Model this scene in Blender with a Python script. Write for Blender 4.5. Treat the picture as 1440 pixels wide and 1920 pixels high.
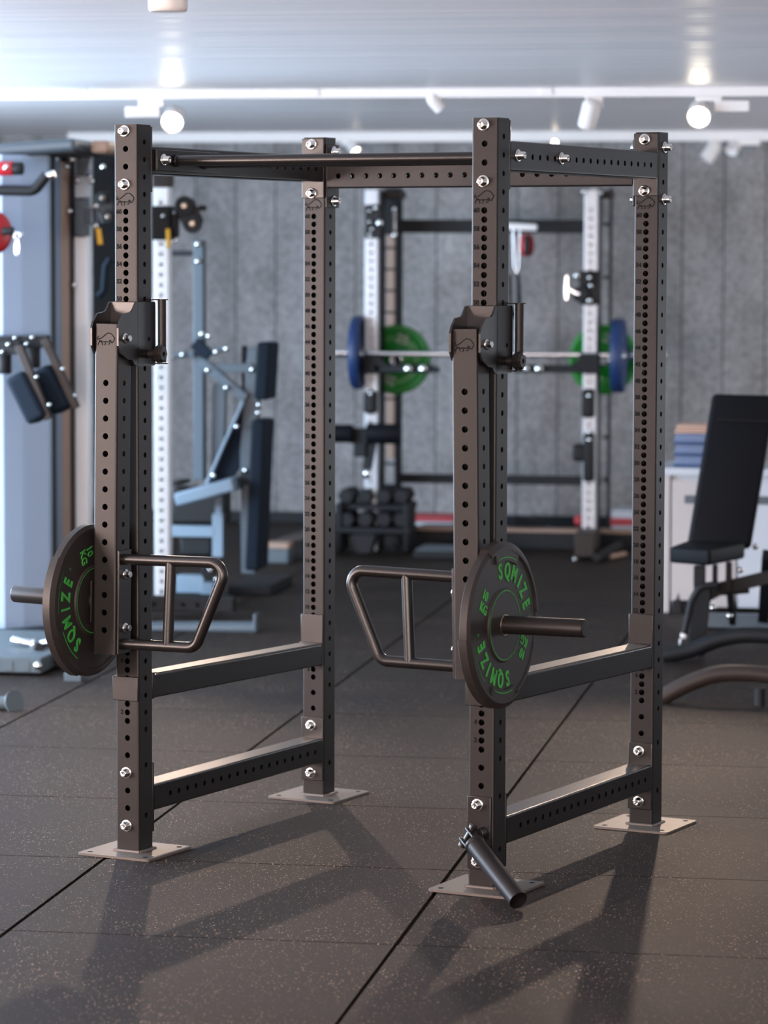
import bpy, bmesh, math, random
from mathutils import Vector, Matrix
random.seed(4)
SC = bpy.context.scene
COL = SC.collection
for o in list(bpy.data.objects): bpy.data.objects.remove(o)

# ------------------------------------------------------------------ camera
F_PX = 6074.47
CAM = Vector((2.2317, -8.9822, 1.71886)); YAW, PIT, ROL = -0.160518, -0.079219, 0.0030377
FW = Vector((math.sin(YAW)*math.cos(PIT), math.cos(YAW)*math.cos(PIT), math.sin(PIT)))
R0 = Vector((math.cos(YAW), -math.sin(YAW), 0)); U0 = R0.cross(FW)
RT = R0*math.cos(ROL) + U0*math.sin(ROL); UP = U0*math.cos(ROL) - R0*math.sin(ROL)
cd = bpy.data.cameras.new('camera'); cam = bpy.data.objects.new('camera', cd); COL.objects.link(cam)
cam.matrix_world = Matrix(((RT.x, UP.x, -FW.x, CAM.x), (RT.y, UP.y, -FW.y, CAM.y), (RT.z, UP.z, -FW.z, CAM.z), (0, 0, 0, 1)))
cd.sensor_fit = 'HORIZONTAL'; cd.sensor_width = 24.0; cd.lens = F_PX/1440*24.0
cd.clip_start = 0.1; cd.clip_end = 100
cd.dof.use_dof = True; cd.dof.focus_distance = 9.15; cd.dof.aperture_fstop = 3.1
SC.camera = cam

def ray(u, v): return FW*F_PX + RT*(u-720) - UP*(v-960)
def at(u, v, Y):
    d = ray(u, v); return CAM + d*((Y-CAM.y)/d.y)
def fl(u, v, z=0.0):
    d = ray(u, v); return CAM + d*((z-CAM.z)/d.z)

# ------------------------------------------------------------------ light
W = bpy.data.worlds.new('world'); SC.world = W; W.use_nodes = True
W.node_tree.nodes['Background'].inputs[0].default_value = (0.55, 0.72, 1.0, 1)
W.node_tree.nodes['Background'].inputs[1].default_value = 0.3
SC.view_settings.view_transform = 'Standard'; SC.view_settings.look = 'None'
SC.view_settings.exposure = 0.65; SC.view_settings.gamma = 1.0; SC.view_settings.use_curve_mapping = False

def area(name, loc, target, sx, sy, power, color):
    l = bpy.data.lights.new(name, 'AREA'); l.shape = 'RECTANGLE'; l.size = sx; l.size_y = sy
    l.energy = power; l.color = color
    o = bpy.data.objects.new(name, l); COL.objects.link(o); o.location = loc
    o.rotation_euler = (Vector(target)-Vector(loc)).to_track_quat('-Z', 'Y').to_euler()
    return o
def spot(name, loc, target, power, color, angle=70, blend=.5, radius=.04, parent=None):
    l = bpy.data.lights.new(name, 'SPOT'); l.energy = power; l.color = color
    l.spot_size = math.radians(angle); l.spot_blend = blend; l.shadow_soft_size = radius
    o = bpy.data.objects.new(name, l); COL.objects.link(o); o.location = loc
    o.rotation_euler = (Vector(target)-Vector(loc)).to_track_quat('-Z', 'Y').to_euler()
    return o
WARM = (1.0, .74, .56); BLUE = (.60, .79, 1.0); NEUT = (1.0, .9, .84)
# daylight entering by the window band of the left wall; the other areas are added fills
area('daylight_left', (-4.85, 3.0, 1.35), (0, 3.4, 2.6), 6.6, 1.7, 640, BLUE)
area('rear_fill', (0.5, -12.4, 0.95), (0.5, 0, 9.5), 9.0, 1.5, 800, (1.0, .84, .79))  # added fill before the blank front wall, mainly to brighten the ceiling
area('warm_fill_left', (-4.85, -3.3, 1.2), (0, -1.6, 4.0), 2.8, 1.45, 230, (1.0, .76, .68))  # added warm fill for the ceiling, sized to favour the left posts
area('right_fill', (5.85, 8.4, 1.0), (0, 10.2, .7), 4.0, 1.2, 80, (.92, .95, 1.0))  # added fill to brighten the lower back wall
# ceiling spots over the front part of the room
spot('ceiling_spot_light', (-1.6, -6.0, 2.40), (0.15, 0.4, 1.35), 420, (1.0, .79, .66), 17, .5, .05)
spot('ceiling_spot_light', (4.6, -4.8, 2.40), (1.4, -1.0, 0.0), 60, WARM, 60, .8, .05)
spot('ceiling_spot_light', (0.6, -5.4, 2.40), (0.7, -2.2, 0), 100, WARM, 60, 1.0, .08)

# ------------------------------------------------------------------ materials
def mat(name, col, rough=.5, metal=0.0, spec=.5, emit=None, est=1.0, coat=0.0):
    m = bpy.data.materials.new(name); m.use_nodes = True
    b = m.node_tree.nodes['Principled BSDF']
    b.inputs['Base Color'].default_value = (*col, 1); b.inputs['Roughness'].default_value = rough
    b.inputs['Metallic'].default_value = metal; b.inputs['Specular IOR Level'].default_value = spec
    b.inputs['Coat Weight'].default_value = coat
    if emit:
        b.inputs['Emission Color'].default_value = (*emit, 1); b.inputs['Emission Strength'].default_value = est
    return m
def nodes(m): return m.node_tree.nodes, m.node_tree.links, m.node_tree.nodes['Principled BSDF']
def grain(m, scale=900, amt=.25, bump=.0006, rough_var=.08):
    """fine orange-peel of powder coat: noise in bump and roughness"""
    n, l, b = nodes(m)
    tc = n.new('ShaderNodeTexCoord'); no = n.new('ShaderNodeTexNoise'); no.inputs['Scale'].default_value = scale
    no.inputs['Detail'].default_value = 2
    l.new(tc.outputs['Object'], no.inputs['Vector'])
    bp = n.new('ShaderNodeBump'); bp.inputs['Strength'].default_value = amt; bp.inputs['Distance'].default_value = bump
    l.new(no.outputs['Fac'], bp.inputs['Height']); l.new(bp.outputs['Normal'], b.inputs['Normal'])
    return m
M = {}
M['coat'] = grain(mat('graphite_powder_coat', (.0145, .0118, .0112), .40, 0.12, .38))
M['coat2'] = grain(mat('graphite_powder_coat_dark', (.0105, .0090, .0088), .28, 0.12, .7))
M['plate_steel'] = grain(mat('backlit_base_plate', (.15, .13, .115), .45, 0.4, .5))  # paled so that backlight grazing the plate tops sits in the colour
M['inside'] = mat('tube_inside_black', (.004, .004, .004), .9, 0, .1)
M['ink'] = mat('engraving_black', (.004, .004, .004), .8, 0, .2)
M['zinc'] = mat('zinc_bolt', (.80, .80, .78), .16, 1.0)
M['rubber'] = grain(mat('plate_rubber', (.022, .018, .0165), .45, 0, .5), 400, .2, .0006)
M['green'] = mat('green_lettering', (.045, .36, .055), .55, 0, .4)
M['brass'] = mat('plate_bushing_steel', (.45, .36, .28), .3, 1.0)
M['uhmw'] = mat('worn_protector_plastic', (.11, .095, .075), .38, 0, .5)
M['white_metal'] = mat('white_lamp_metal', (.80, .77, .75), .4)
M['bulb'] = mat('lamp_glow', (1, .9, .75), .5, emit=(1.0, .86, .66), est=22)
M['blackplastic'] = mat('black_plastic', (.007, .007, .008), .55, 0, .3)
M['vinyl'] = mat('black_vinyl', (.0045, .005, .007), .6, 0, .12)
M['navyvinyl'] = mat('dark_blue_vinyl', (.007, .013, .022), .7, 0, .15)
M['bluegrey'] = mat('blue_grey_paint', (.070, .092, .110), .42)
M['lightgrey'] = mat('light_grey_paint', (.19, .25, .31), .45)
M['panel'] = mat('pale_silver_panel', (.36, .46, .60), .4, .2)
M['panel2'] = mat('silver_grey_panel', (.16, .23, .33), .4, .3)
M['tan'] = mat('tan_painted_steel', (.34, .22, .16), .5)
M['darkframe'] = mat('dark_frame_paint', (.010, .011, .013), .55, 0, .25)
M['brownframe'] = mat('brown_black_frame', (.030, .022, .019), .5, 0, .3)
M['chrome'] = mat('brushed_chrome', (.80, .82, .84), .2, 1.0)
M['silver'] = mat('silver_upright', (.40, .42, .45), .36, .45)
M['lit_steel'] = mat('window_lit_post', (.92, .94, .96), .35, .1)  # silver steel whitened: strong window light put into the base colour
M['matte_black'] = mat('matte_black_panel', (.006, .005, .005), .8, 0, .1)
M['slate'] = mat('slate_grey_steel', (.085, .105, .115), .5, 0, .3)
M['red'] = mat('red_rubber', (.42, .012, .018), .4)
M['yellow'] = mat('yellow_plastic', (.80, .42, .01), .4)
M['bluerub'] = mat('blue_bumper', (.012, .035, .12), .45)
M['greenrub'] = mat('green_bumper', (.004, .19, .015), .4)
M['white'] = mat('white_laminate', (.50, .54, .59), .45)
M['pinkwhite'] = mat('warm_white_laminate', (.48, .44, .43), .5)
M['towel'] = mat('blue_grey_towel', (.20, .25, .38), .9)
M['towel2'] = mat('dark_blue_towel', (.06, .10, .20), .9)
M['towel3'] = mat('peach_towel', (.55, .36, .28), .9)
M['text_grey'] = mat('faded_print', (.35, .36, .32), .6)
M['redband'] = mat('red_band', (.45, .04, .05), .5)

# floor: black rubber granulate with tan flecks, 1 m mats with dark joints
def floor_material():
    m = mat('rubber_floor', (.03, .026, .025), .5, 0, .14); n, l, b = nodes(m)
    tc = n.new('ShaderNodeTexCoord')
    def vor(scale, thr, soft, prob):
        v = n.new('ShaderNodeTexVoronoi'); v.inputs['Scale'].default_value = scale; l.new(tc.outputs['Object'], v.inputs['Vector'])
        r = n.new('ShaderNodeMath'); r.operation = 'LESS_THAN'; l.new(v.outputs['Distance'], r.inputs[0]); r.inputs[1].default_value = thr
        s = n.new('ShaderNodeSeparateColor'); l.new(v.outputs['Color'], s.inputs[0])
        g = n.new('ShaderNodeMath'); g.operation = 'LESS_THAN'; l.new(s.outputs[0], g.inputs[0]); g.inputs[1].default_value = prob
        x = n.new('ShaderNodeMath'); x.operation = 'MULTIPLY'; l.new(r.outputs[0], x.inputs[0]); l.new(g.outputs[0], x.inputs[1])
        return x, s
    a, sa = vor(210, .36, 0, .045); c, sc = vor(330, .42, 0, .040)
    clump = n.new('ShaderNodeTexNoise'); clump.inputs['Scale'].default_value = 2.6; l.new(tc.outputs['Object'], clump.inputs['Vector'])
    add = n.new('ShaderNodeMath'); add.operation = 'ADD'; add.use_clamp = True; l.new(a.outputs[0], add.inputs[0])
    half = n.new('ShaderNodeMath'); half.operation = 'MULTIPLY'; l.new(c.outputs[0], half.inputs[0]); half.inputs[1].default_value = .55
    l.new(half.outputs[0], add.inputs[1])
    cl = n.new('ShaderNodeMapRange'); l.new(clump.outputs['Fac'], cl.inputs[0]); cl.inputs[1].default_value = .35; cl.inputs[2].default_value = .62
    cl.inputs[3].default_value = .25; cl.inputs[4].default_value = 1.0
    fm = n.new('ShaderNodeMath'); fm.operation = 'MULTIPLY'; l.new(add.outputs[0], fm.inputs[0]); l.new(cl.outputs[0], fm.inputs[1])
    gr = n.new('ShaderNodeTexNoise'); gr.inputs['Scale'].default_value = 260; gr.inputs['Detail'].default_value = 3; l.new(tc.outputs['Object'], gr.inputs['Vector'])
    st = n.new('ShaderNodeTexNoise'); st.inputs['Scale'].default_value = 1.3; st.inputs['Detail'].default_value = 6; l.new(tc.outputs['Object'], st.inputs['Vector'])
    r1 = n.new('ShaderNodeValToRGB'); l.new(gr.outputs['Fac'], r1.inputs[0])
    r1.color_ramp.elements[0].position = .3; r1.color_ramp.elements[0].color = (.0095, .0064, .0052, 1)
    r1.color_ramp.elements[1].position = .75; r1.color_ramp.elements[1].color = (.030, .0205, .0165, 1)
    r2 = n.new('ShaderNodeMapRange'); l.new(st.outputs['Fac'], r2.inputs[0]); r2.inputs[1].default_value = .3; r2.inputs[2].default_value = .7
    r2.inputs[3].default_value = .82; r2.inputs[4].default_value = 1.15
    mx = n.new('ShaderNodeVectorMath'); mx.operation = 'SCALE'; l.new(r1.outputs[0], mx.inputs[0]); l.new(r2.outputs[0], mx.inputs['Scale'])
    fleck = n.new('ShaderNodeMix'); fleck.data_type = 'RGBA'; l.new(fm.outputs[0], fleck.inputs['Factor'])
    l.new(mx.outputs[0], fleck.inputs['A']); fleck.inputs['B'].default_value = (.80, .56, .36, 1)
    l.new(fleck.outputs['Result'], b.inputs['Base Color'])
    ro = n.new('ShaderNodeMapRange'); l.new(st.outputs['Fac'], ro.inputs[0]); ro.inputs[3].default_value = .52; ro.inputs[4].default_value = .68
    l.new(ro.outputs[0], b.inputs['Roughness'])
    bp = n.new('ShaderNodeBump'); bp.inputs['Strength'].default_value = .6; bp.inputs['Distance'].default_value = .0012
    l.new(gr.outputs['Fac'], bp.inputs['Height']); l.new(bp.outputs['Normal'], b.inputs['Normal'])
    return m
M['floor'] = floor_material()
M['joint'] = mat('mat_joint_black', (.006, .005, .005), .9, 0, .1)

def wall_material():
    m = mat('grey_concrete_panel', (.2, .2, .21), .6); n, l, b = nodes(m)
    tc = n.new('ShaderNodeTexCoord'); mp = n.new('ShaderNodeMapping'); l.new(tc.outputs['Object'], mp.inputs['Vector'])
    mp.inputs['Scale'].default_value = (1, 1, .55)
    a = n.new('ShaderNodeTexNoise'); a.inputs['Scale'].default_value = 3.2; a.inputs['Detail'].default_value = 9; a.inputs['Roughness'].default_value = .62
    l.new(mp.outputs[0], a.inputs['Vector'])
    r = n.new('ShaderNodeValToRGB'); l.new(a.outputs['Fac'], r.inputs[0])
    r.color_ramp.elements[0].position = .32; r.color_ramp.elements[0].color = (.165, .157, .155, 1)
    r.color_ramp.elements[1].position = .72; r.color_ramp.elements[1].color = (.33, .322, .322, 1)
    fi = n.new('ShaderNodeTexNoise'); fi.inputs['Scale'].default_value = 34; fi.inputs['Detail'].default_value = 5; l.new(tc.outputs['Object'], fi.inputs['Vector'])
    fr = n.new('ShaderNodeMapRange'); l.new(fi.outputs['Fac'], fr.inputs[0]); fr.inputs[1].default_value = .3; fr.inputs[2].default_value = .7; fr.inputs[3].default_value = .72; fr.inputs[4].default_value = 1.25
    sc_ = n.new('ShaderNodeVectorMath'); sc_.operation = 'SCALE'; l.new(r.outputs[0], sc_.inputs[0]); l.new(fr.outputs[0], sc_.inputs['Scale'])
    l.new(sc_.outputs[0], b.inputs['Base Color'])
    return m
M['wall'] = wall_material()
M['groove'] = mat('panel_groove', (.07, .07, .072), .8)
M['plaster'] = mat('painted_plaster', (.5, .47, .45), .8)

def ceiling_material():
    m = mat('satin_stretch_ceiling', (.95, .91, .92), .36, 0, .12); n, l, b = nodes(m)
    tc = n.new('ShaderNodeTexCoord'); mp = n.new('ShaderNodeMapping'); l.new(tc.outputs['Object'], mp.inputs['Vector'])
    mp.inputs['Scale'].default_value = (.10, 1.5, 1)
    a = n.new('ShaderNodeTexNoise'); a.inputs['Scale'].default_value = 1.6; a.inputs['Detail'].default_value = 3; l.new(mp.outputs[0], a.inputs['Vector'])
    bp = n.new('ShaderNodeBump'); bp.inputs['Strength'].default_value = .6; bp.inputs['Distance'].default_value = .05
    l.new(a.outputs['Fac'], bp.inputs['Height']); l.new(bp.outputs['Normal'], b.inputs['Normal'])
    return m
M['ceiling'] = ceiling_material()

# ------------------------------------------------------------------ mesh helpers
class MB:
    """collects shapes, builds ONE mesh object; faces may carry a material slot and a smooth flag"""
    def __init__(s): s.v = []; s.f = []; s.m = []; s.s = []
    def add(s, vs, fs, mi=0, smooth=False, X=None):
        k = len(s.v)
        s.v += [tuple(X @ Vector(p)) if X is not None else tuple(p) for p in vs]
        for f in fs: s.f.append([i+k for i in f]); s.m.append(mi); s.s.append(smooth)
        return s
    def build(s, name, mats, parent=None, loc=None):
        me = bpy.data.meshes.new(name); me.from_pydata(s.v, [], s.f)
        for m in (mats if isinstance(mats, (list, tuple)) else [mats]): me.materials.append(m)
        for i, p in enumerate(me.polygons): p.material_index = s.m[i]; p.use_smooth = s.s[i]
        me.update()
        o = bpy.data.objects.new(name, me); COL.objects.link(o)
        if parent: o.parent = parent
        return o
def T(x, y, z): return Matrix.Translation((x, y, z))
def Rx(a): return Matrix.Rotation(a, 4, 'X')
def Ry(a): return Matrix.Rotation(a, 4, 'Y')
def Rz(a): return Matrix.Rotation(a, 4, 'Z')
def frame(o, z, x=None):
    """matrix with local Z along z, placed at o"""
    z = Vector(z).normalized()
    x = Vector(x) if x is not None else (Vector((1, 0, 0)) if abs(z.x) < .9 else Vector((0, 1, 0)))
    y = z.cross(x).normalized(); x = y.cross(z)
    m = Matrix((x, y, z)).transposed().to_4x4(); m.translation = Vector(o); return m

def box(mb, a, b, mi=0, X=None, bev=0.0):
    x0, y0, z0 = [min(a[i], b[i]) for i in range(3)]; x1, y1, z1 = [max(a[i], b[i]) for i in range(3)]
    if bev <= 0:
        vs = [(x0, y0, z0), (x1, y0, z0), (x1, y1, z0), (x0, y1, z0), (x0, y0, z1), (x1, y0, z1), (x1, y1, z1), (x0, y1, z1)]
        mb.add(vs, [(0, 3, 2, 1), (4, 5, 6, 7), (0, 1, 5, 4), (1, 2, 6, 5), (2, 3, 7, 6), (3, 0, 4, 7)], mi, False, X); return mb
    bm = bmesh.new(); bmesh.ops.create_cube(bm, size=1)
    bmesh.ops.scale(bm, vec=(x1-x0, y1-y0, z1-z0), verts=bm.verts)
    bmesh.ops.translate(bm, vec=((x0+x1)/2, (y0+y1)/2, (z0+z1)/2), verts=bm.verts)
    bev = min(bev, .49*min(x1-x0, y1-y0, z1-z0))
    bmesh.ops.bevel(bm, geom=list(bm.edges), offset=bev, segments=3, affect='EDGES', profile=.5)
    bm.verts.index_update()
    bm.normal_update(); main = [f for f in bm.faces if max(abs(c) for c in f.normal) > .9999]; vs = [v.co[:] for v in bm.verts]
    mb.add(vs, [[v.index for v in f.verts] for f in bm.faces if f not in main], mi, True, X)
    k = len(mb.v)-len(vs)
    for f in main: mb.f.append([v.index+k for v in f.verts]); mb.m.append(mi); mb.s.append(False)
    bm.free(); return mb
def circ(r, n, z=0, a0=0): return [(r*math.cos(a0+2*math.pi*i/n), r*math.sin(a0+2*math.pi*i/n), z) for i in range(n)]
def lathe(mb, prof, n=24, X=None, mi=0, smooth=True, caps=True):
    """profile [(r,z)] about local Z; sharp when consecutive points repeat"""
    rings = []; vs = []
    for r, z in prof: rings.append(len(vs)); vs += circ(max(r, 1e-5), n, z)
    fs = []
    for k in range(len(prof)-1):
        a, b = rings[k], rings[k+1]
        if prof[k] == prof[k+1]: continue
        for i in range(n): j = (i+1) % n; fs.append((a+i, a+j, b+j, b+i))
    mb.add(vs, fs, mi, smooth, X)
    if caps:
        for r, z, fl_ in ((prof[0][0], prof[0][1], True), (prof[-1][0], prof[-1][1], False)):
            if r > 1e-4:
                f = list(range(n)); mb.add(circ(r, n, z), [f[::-1] if fl_ else f], mi, False, X)
    return mb
def cyl(mb, a, b, r, n=20, mi=0, bev=0.0, r2=None):
    a = Vector(a); b = Vector(b); L = (b-a).length; r2 = r if r2 is None else r2
    pr = [(r, 0), (r2, L)] if bev <= 0 else [(r-bev, 0), (r-bev*.3, bev*.3), (r, bev), (r2, L-bev), (r2-bev*.3, L-bev*.3), (r2-bev, L)]
    return lathe(mb, pr, n, frame(a, b-a), mi)
def sweep(mb, pts, r, n=14, mi=0, caps=True):
    """round tube along a polyline (parallel transport)"""
    P = [Vector(p) for p in pts]; k = len(P)
    tg = [((P[min(i+1, k-1)]-P[i]).normalized() + (P[i]-P[max(i-1, 0)]).normalized()).normalized() for i in range(k)]
    x = tg[0].orthogonal().normalized(); vs = []
    for i in range(k):
        x = (x - tg[i]*x.dot(tg[i])).normalized(); y = tg[i].cross(x)
        rr = r[i] if isinstance(r, (list, tuple)) else r
        for j in range(n): a = 2*math.pi*j/n; vs.append(tuple(P[i]+x*rr*math.cos(a)+y*rr*math.sin(a)))
    fs = [(i*n+j, i*n+(j+1) % n, (i+1)*n+(j+1) % n, (i+1)*n+j) for i in range(k-1) for j in range(n)]
    mb.add(vs, fs, mi, True)
    if caps: mb.add(vs[:n], [list(range(n))[::-1]], mi); mb.add(vs[-n:], [list(range(n))], mi)
    return mb
def fillet(pts, rad, seg=7):
    """round the inner corners of a polyline"""
    P = [Vector(p) for p in pts]; out = [P[0]]
    for i in range(1, len(P)-1):
        d1 = (P[i-1]-P[i]).normalized(); d2 = (P[i+1]-P[i]).normalized(); ang = d1.angle(d2)
        t = rad/math.tan(ang/2); a = P[i]+d1*t; c = P[i]+d2*t
        bis = (d1+d2).normalized(); ce = P[i]+bis*(rad/math.sin(ang/2))
        va, vc = a-ce, c-ce
        for s in range(seg+1):
            w = s/seg; th = va.angle(vc); out.append(ce+(va*math.sin((1-w)*th)+vc*math.sin(w*th))/math.sin(th))
    out.append(P[-1]); return out
def prism(mb, poly, z0, z1, X=None, mi=0):
    """poly [(x,y)] extruded in local z"""
    n = len(poly); vs = [(x, y, z0) for x, y in poly]+[(x, y, z1) for x, y in poly]
    fs = [list(range(n))[::-1], list(range(n, 2*n))]+[(i, (i+1) % n, n+(i+1) % n, n+i) for i in range(n)]
    return mb.add(vs, fs, mi, False, X)
def bar(mb, a, b, w, h, X=None, mi=0, up=(0, 0, 1), bev=0.0):
    """rectangular bar from a to b; w sideways, h along up"""
    a = Vector(a); b = Vector(b); z = (b-a).normalized(); u = Vector(up); x = u.cross(z)
    if x.length < 1e-4: x = Vector((1, 0, 0))
    x.normalize(); m = frame(a, z, x); L = (b-a).length
    box(mb, (-w/2, -h/2, 0), (w/2, h/2, L), mi, m if X is None else X @ m, bev); return mb

def holed_tube(mb, X, a, b, L, r, holes, caps=(True, True), wall=.004, n=16):
    """hollow section: x size a, y size b, length L along z, corner radius r.
    holes: {'-y':[(z,rad)], '+x':..., '+y':..., '-x':...}; slots 0 skin, 1 inside"""
    faces = {'-y': (Vector((0, -b/2, 0)), Vector((1, 0, 0)), a-2*r, Vector((0, 1, 0))),
             '+y': (Vector((0, b/2, 0)), Vector((-1, 0, 0)), a-2*r, Vector((0, -1, 0))),
             '+x': (Vector((a/2, 0, 0)), Vector((0, 1, 0)), b-2*r, Vector((-1, 0, 0))),
             '-x': (Vector((-a/2, 0, 0)), Vector((0, -1, 0)), b-2*r, Vector((1, 0, 0)))}
    for k, (o, U, w, N) in faces.items():
        hs = sorted(holes.get(k, [])); V = Vector((0, 0, 1))
        cuts = [0]+[(hs[i][0]+hs[i+1][0])/2 for i in range(len(hs)-1)]+[L]
        P = lambda x, z, d=0: o+U*x+V*z+N*d
        if not hs: mb.add([P(-w/2, 0), P(w/2, 0), P(w/2, L), P(-w/2, L)], [(0, 1, 2, 3)], 0, False, X); continue
        for i, (hz, hr) in enumerate(hs):
            z0, z1 = cuts[i], cuts[i+1]
            # strips above and below to keep the cell compact
            c0, c1 = max(z0, hz-w/2), min(z1, hz+w/2)
            if z0 < c0-1e-6: mb.add([P(-w/2, z0), P(w/2, z0), P(w/2, c0), P(-w/2, c0)], [(0, 1, 2, 3)], 0, False, X)
            if z1 > c1+1e-6: mb.add([P(-w/2, c1), P(w/2, c1), P(w/2, z1), P(-w/2, z1)], [(0, 1, 2, 3)], 0, False, X)
            def outer(an):
                cx, cz = math.cos(an), math.sin(an); t = 1e9; side = 0
                for s_, (d, lim) in enumerate(((cx, w/2), (-cx, w/2), (cz, c1-hz), (-cz, hz-c0))):
                    if d > 1e-9 and lim/d < t: t = lim/d; side = s_
                return (t*cx, hz+t*cz), side
            cor = {(0, 2): (w/2, c1), (1, 2): (-w/2, c1), (0, 3): (w/2, c0), (1, 3): (-w/2, c0)}
            for q in range(n):
                a0 = 2*math.pi*q/n; a1 = 2*math.pi*(q+1)/n
                p0, s0 = outer(a0); p1, s1 = outer(a1)
                poly = [P(hr*math.cos(a0), hz+hr*math.sin(a0)), P(*p0)]
                if s0 != s1: poly.append(P(*cor[(min(s0, s1), max(s0, s1))]))
                poly += [P(*p1), P(hr*math.cos(a1), hz+hr*math.sin(a1))]
                mb.add(poly, [list(range(len(poly)))], 0, False, X)
                mb.add([poly[0], poly[-1], P(hr*math.cos(a1), hz+hr*math.sin(a1), wall), P(hr*math.cos(a0), hz+hr*math.sin(a0), wall)], [(0, 1, 2, 3)], 1, False, X)
    seg = 5
    for sx, sy, a0 in ((1, 1, 0), (-1, 1, 90), (-1, -1, 180), (1, -1, 270)):
        cx, cy = sx*(a/2-r), sy*(b/2-r); vs = []
        for i in range(seg+1):
            t = math.radians(a0+90*i/seg); x, y = cx+r*math.cos(t), cy+r*math.sin(t); vs += [(x, y, 0), (x, y, L)]
        mb.add(vs, [(2*i, 2*i+2, 2*i+3, 2*i+1) for i in range(seg)], 0, True, X)
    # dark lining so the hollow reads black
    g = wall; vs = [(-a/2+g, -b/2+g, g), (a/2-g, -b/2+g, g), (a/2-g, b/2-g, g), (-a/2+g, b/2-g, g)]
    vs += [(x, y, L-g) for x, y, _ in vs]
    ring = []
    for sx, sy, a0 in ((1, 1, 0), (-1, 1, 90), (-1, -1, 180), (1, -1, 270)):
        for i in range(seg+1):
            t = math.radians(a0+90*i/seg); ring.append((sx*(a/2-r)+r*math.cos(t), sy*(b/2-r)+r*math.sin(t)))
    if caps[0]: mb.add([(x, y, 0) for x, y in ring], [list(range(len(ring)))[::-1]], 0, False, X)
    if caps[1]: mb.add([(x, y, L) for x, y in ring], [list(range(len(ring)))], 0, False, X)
    return mb

_font_cache = {}
def text_geo(s, size, bold=.0, extrude=0.0, spacing=1.0):
    key = (s, size, bold, extrude, spacing)
    if key not in _font_cache:
        cu = bpy.data.curves.new('t', 'FONT'); cu.body = s; cu.size = size; cu.offset = bold; cu.extrude = extrude
        cu.align_x = 'CENTER'; cu.align_y = 'CENTER'; cu.resolution_u = 3; cu.space_character = spacing
        o = bpy.data.objects.new('t', cu); COL.objects.link(o)
        bpy.context.view_layer.update(); dg = bpy.context.evaluated_depsgraph_get()
        me = bpy.data.meshes.new_from_object(o.evaluated_get(dg))
        _font_cache[key] = ([v.co[:] for v in me.vertices], [list(p.vertices) for p in me.polygons])
        bpy.data.objects.remove(o); bpy.data.meshes.remove(me); bpy.data.curves.remove(cu)
    return _font_cache[key]
def text(mb, s, size, X, bold=0.0, mi=0, extrude=0.0, sx=1.0, spacing=1.0):
    v, f = text_geo(s, size, bold, extrude, spacing)
    mb.add([(x*sx, y, z) for x, y, z in v], f, mi, False, X); return mb
def stroke(mb, pts, w, X, mi=0):
    """flat pen stroke in local xy"""
    P = [Vector((x, y)) for x, y in pts]; L = []; R = []
    for i, p in enumerate(P):
        d = (P[min(i+1, len(P)-1)]-P[max(i-1, 0)]); d = d.normalized() if d.length else Vector((1, 0)); nn = Vector((-d.y, d.x))*w/2
        L.append((p.x+nn.x, p.y+nn.y, 0)); R.append((p.x-nn.x, p.y-nn.y, 0))
    n = len(P); return mb.add(L+R, [(i, n+i, n+i+1, i+1) for i in range(n-1)], mi, False, X)
def smooth_line(pts, k=4):
    out = []
    for i in range(len(pts)-1):
        p0 = pts[max(i-1, 0)]; p1 = pts[i]; p2 = pts[i+1]; p3 = pts[min(i+2, len(pts)-1)]
        for s in range(k):
            t = s/k
            out.append(tuple(.5*((2*p1[j])+(-p0[j]+p2[j])*t+(2*p0[j]-5*p1[j]+4*p2[j]-p3[j])*t*t+(-p0[j]+3*p1[j]-3*p2[j]+p3[j])*t**3) for j in (0, 1)))
    out.append(pts[-1]); return out

def empty(name, loc=(0, 0, 0), rz=0, parent=None):
    o = bpy.data.objects.new(name, None); COL.objects.link(o); o.location = loc; o.rotation_euler = (0, 0, rz)
    o.empty_display_size = .1
    if parent: o.parent = parent
    return o
def tag(o, label=None, cat=None, group=None, kind=None):
    if label: o['label'] = label
    if cat: o['category'] = cat
    if group: o['group'] = group
    if kind: o['kind'] = kind
    return o
def kids(o): return [c for c in bpy.data.objects if c.parent == o]
def copy_tree(o, parent=None):
    c = o.copy(); COL.objects.link(c); c.parent = parent
    for ch in kids(o): copy_tree(ch, c)
    return c

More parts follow.
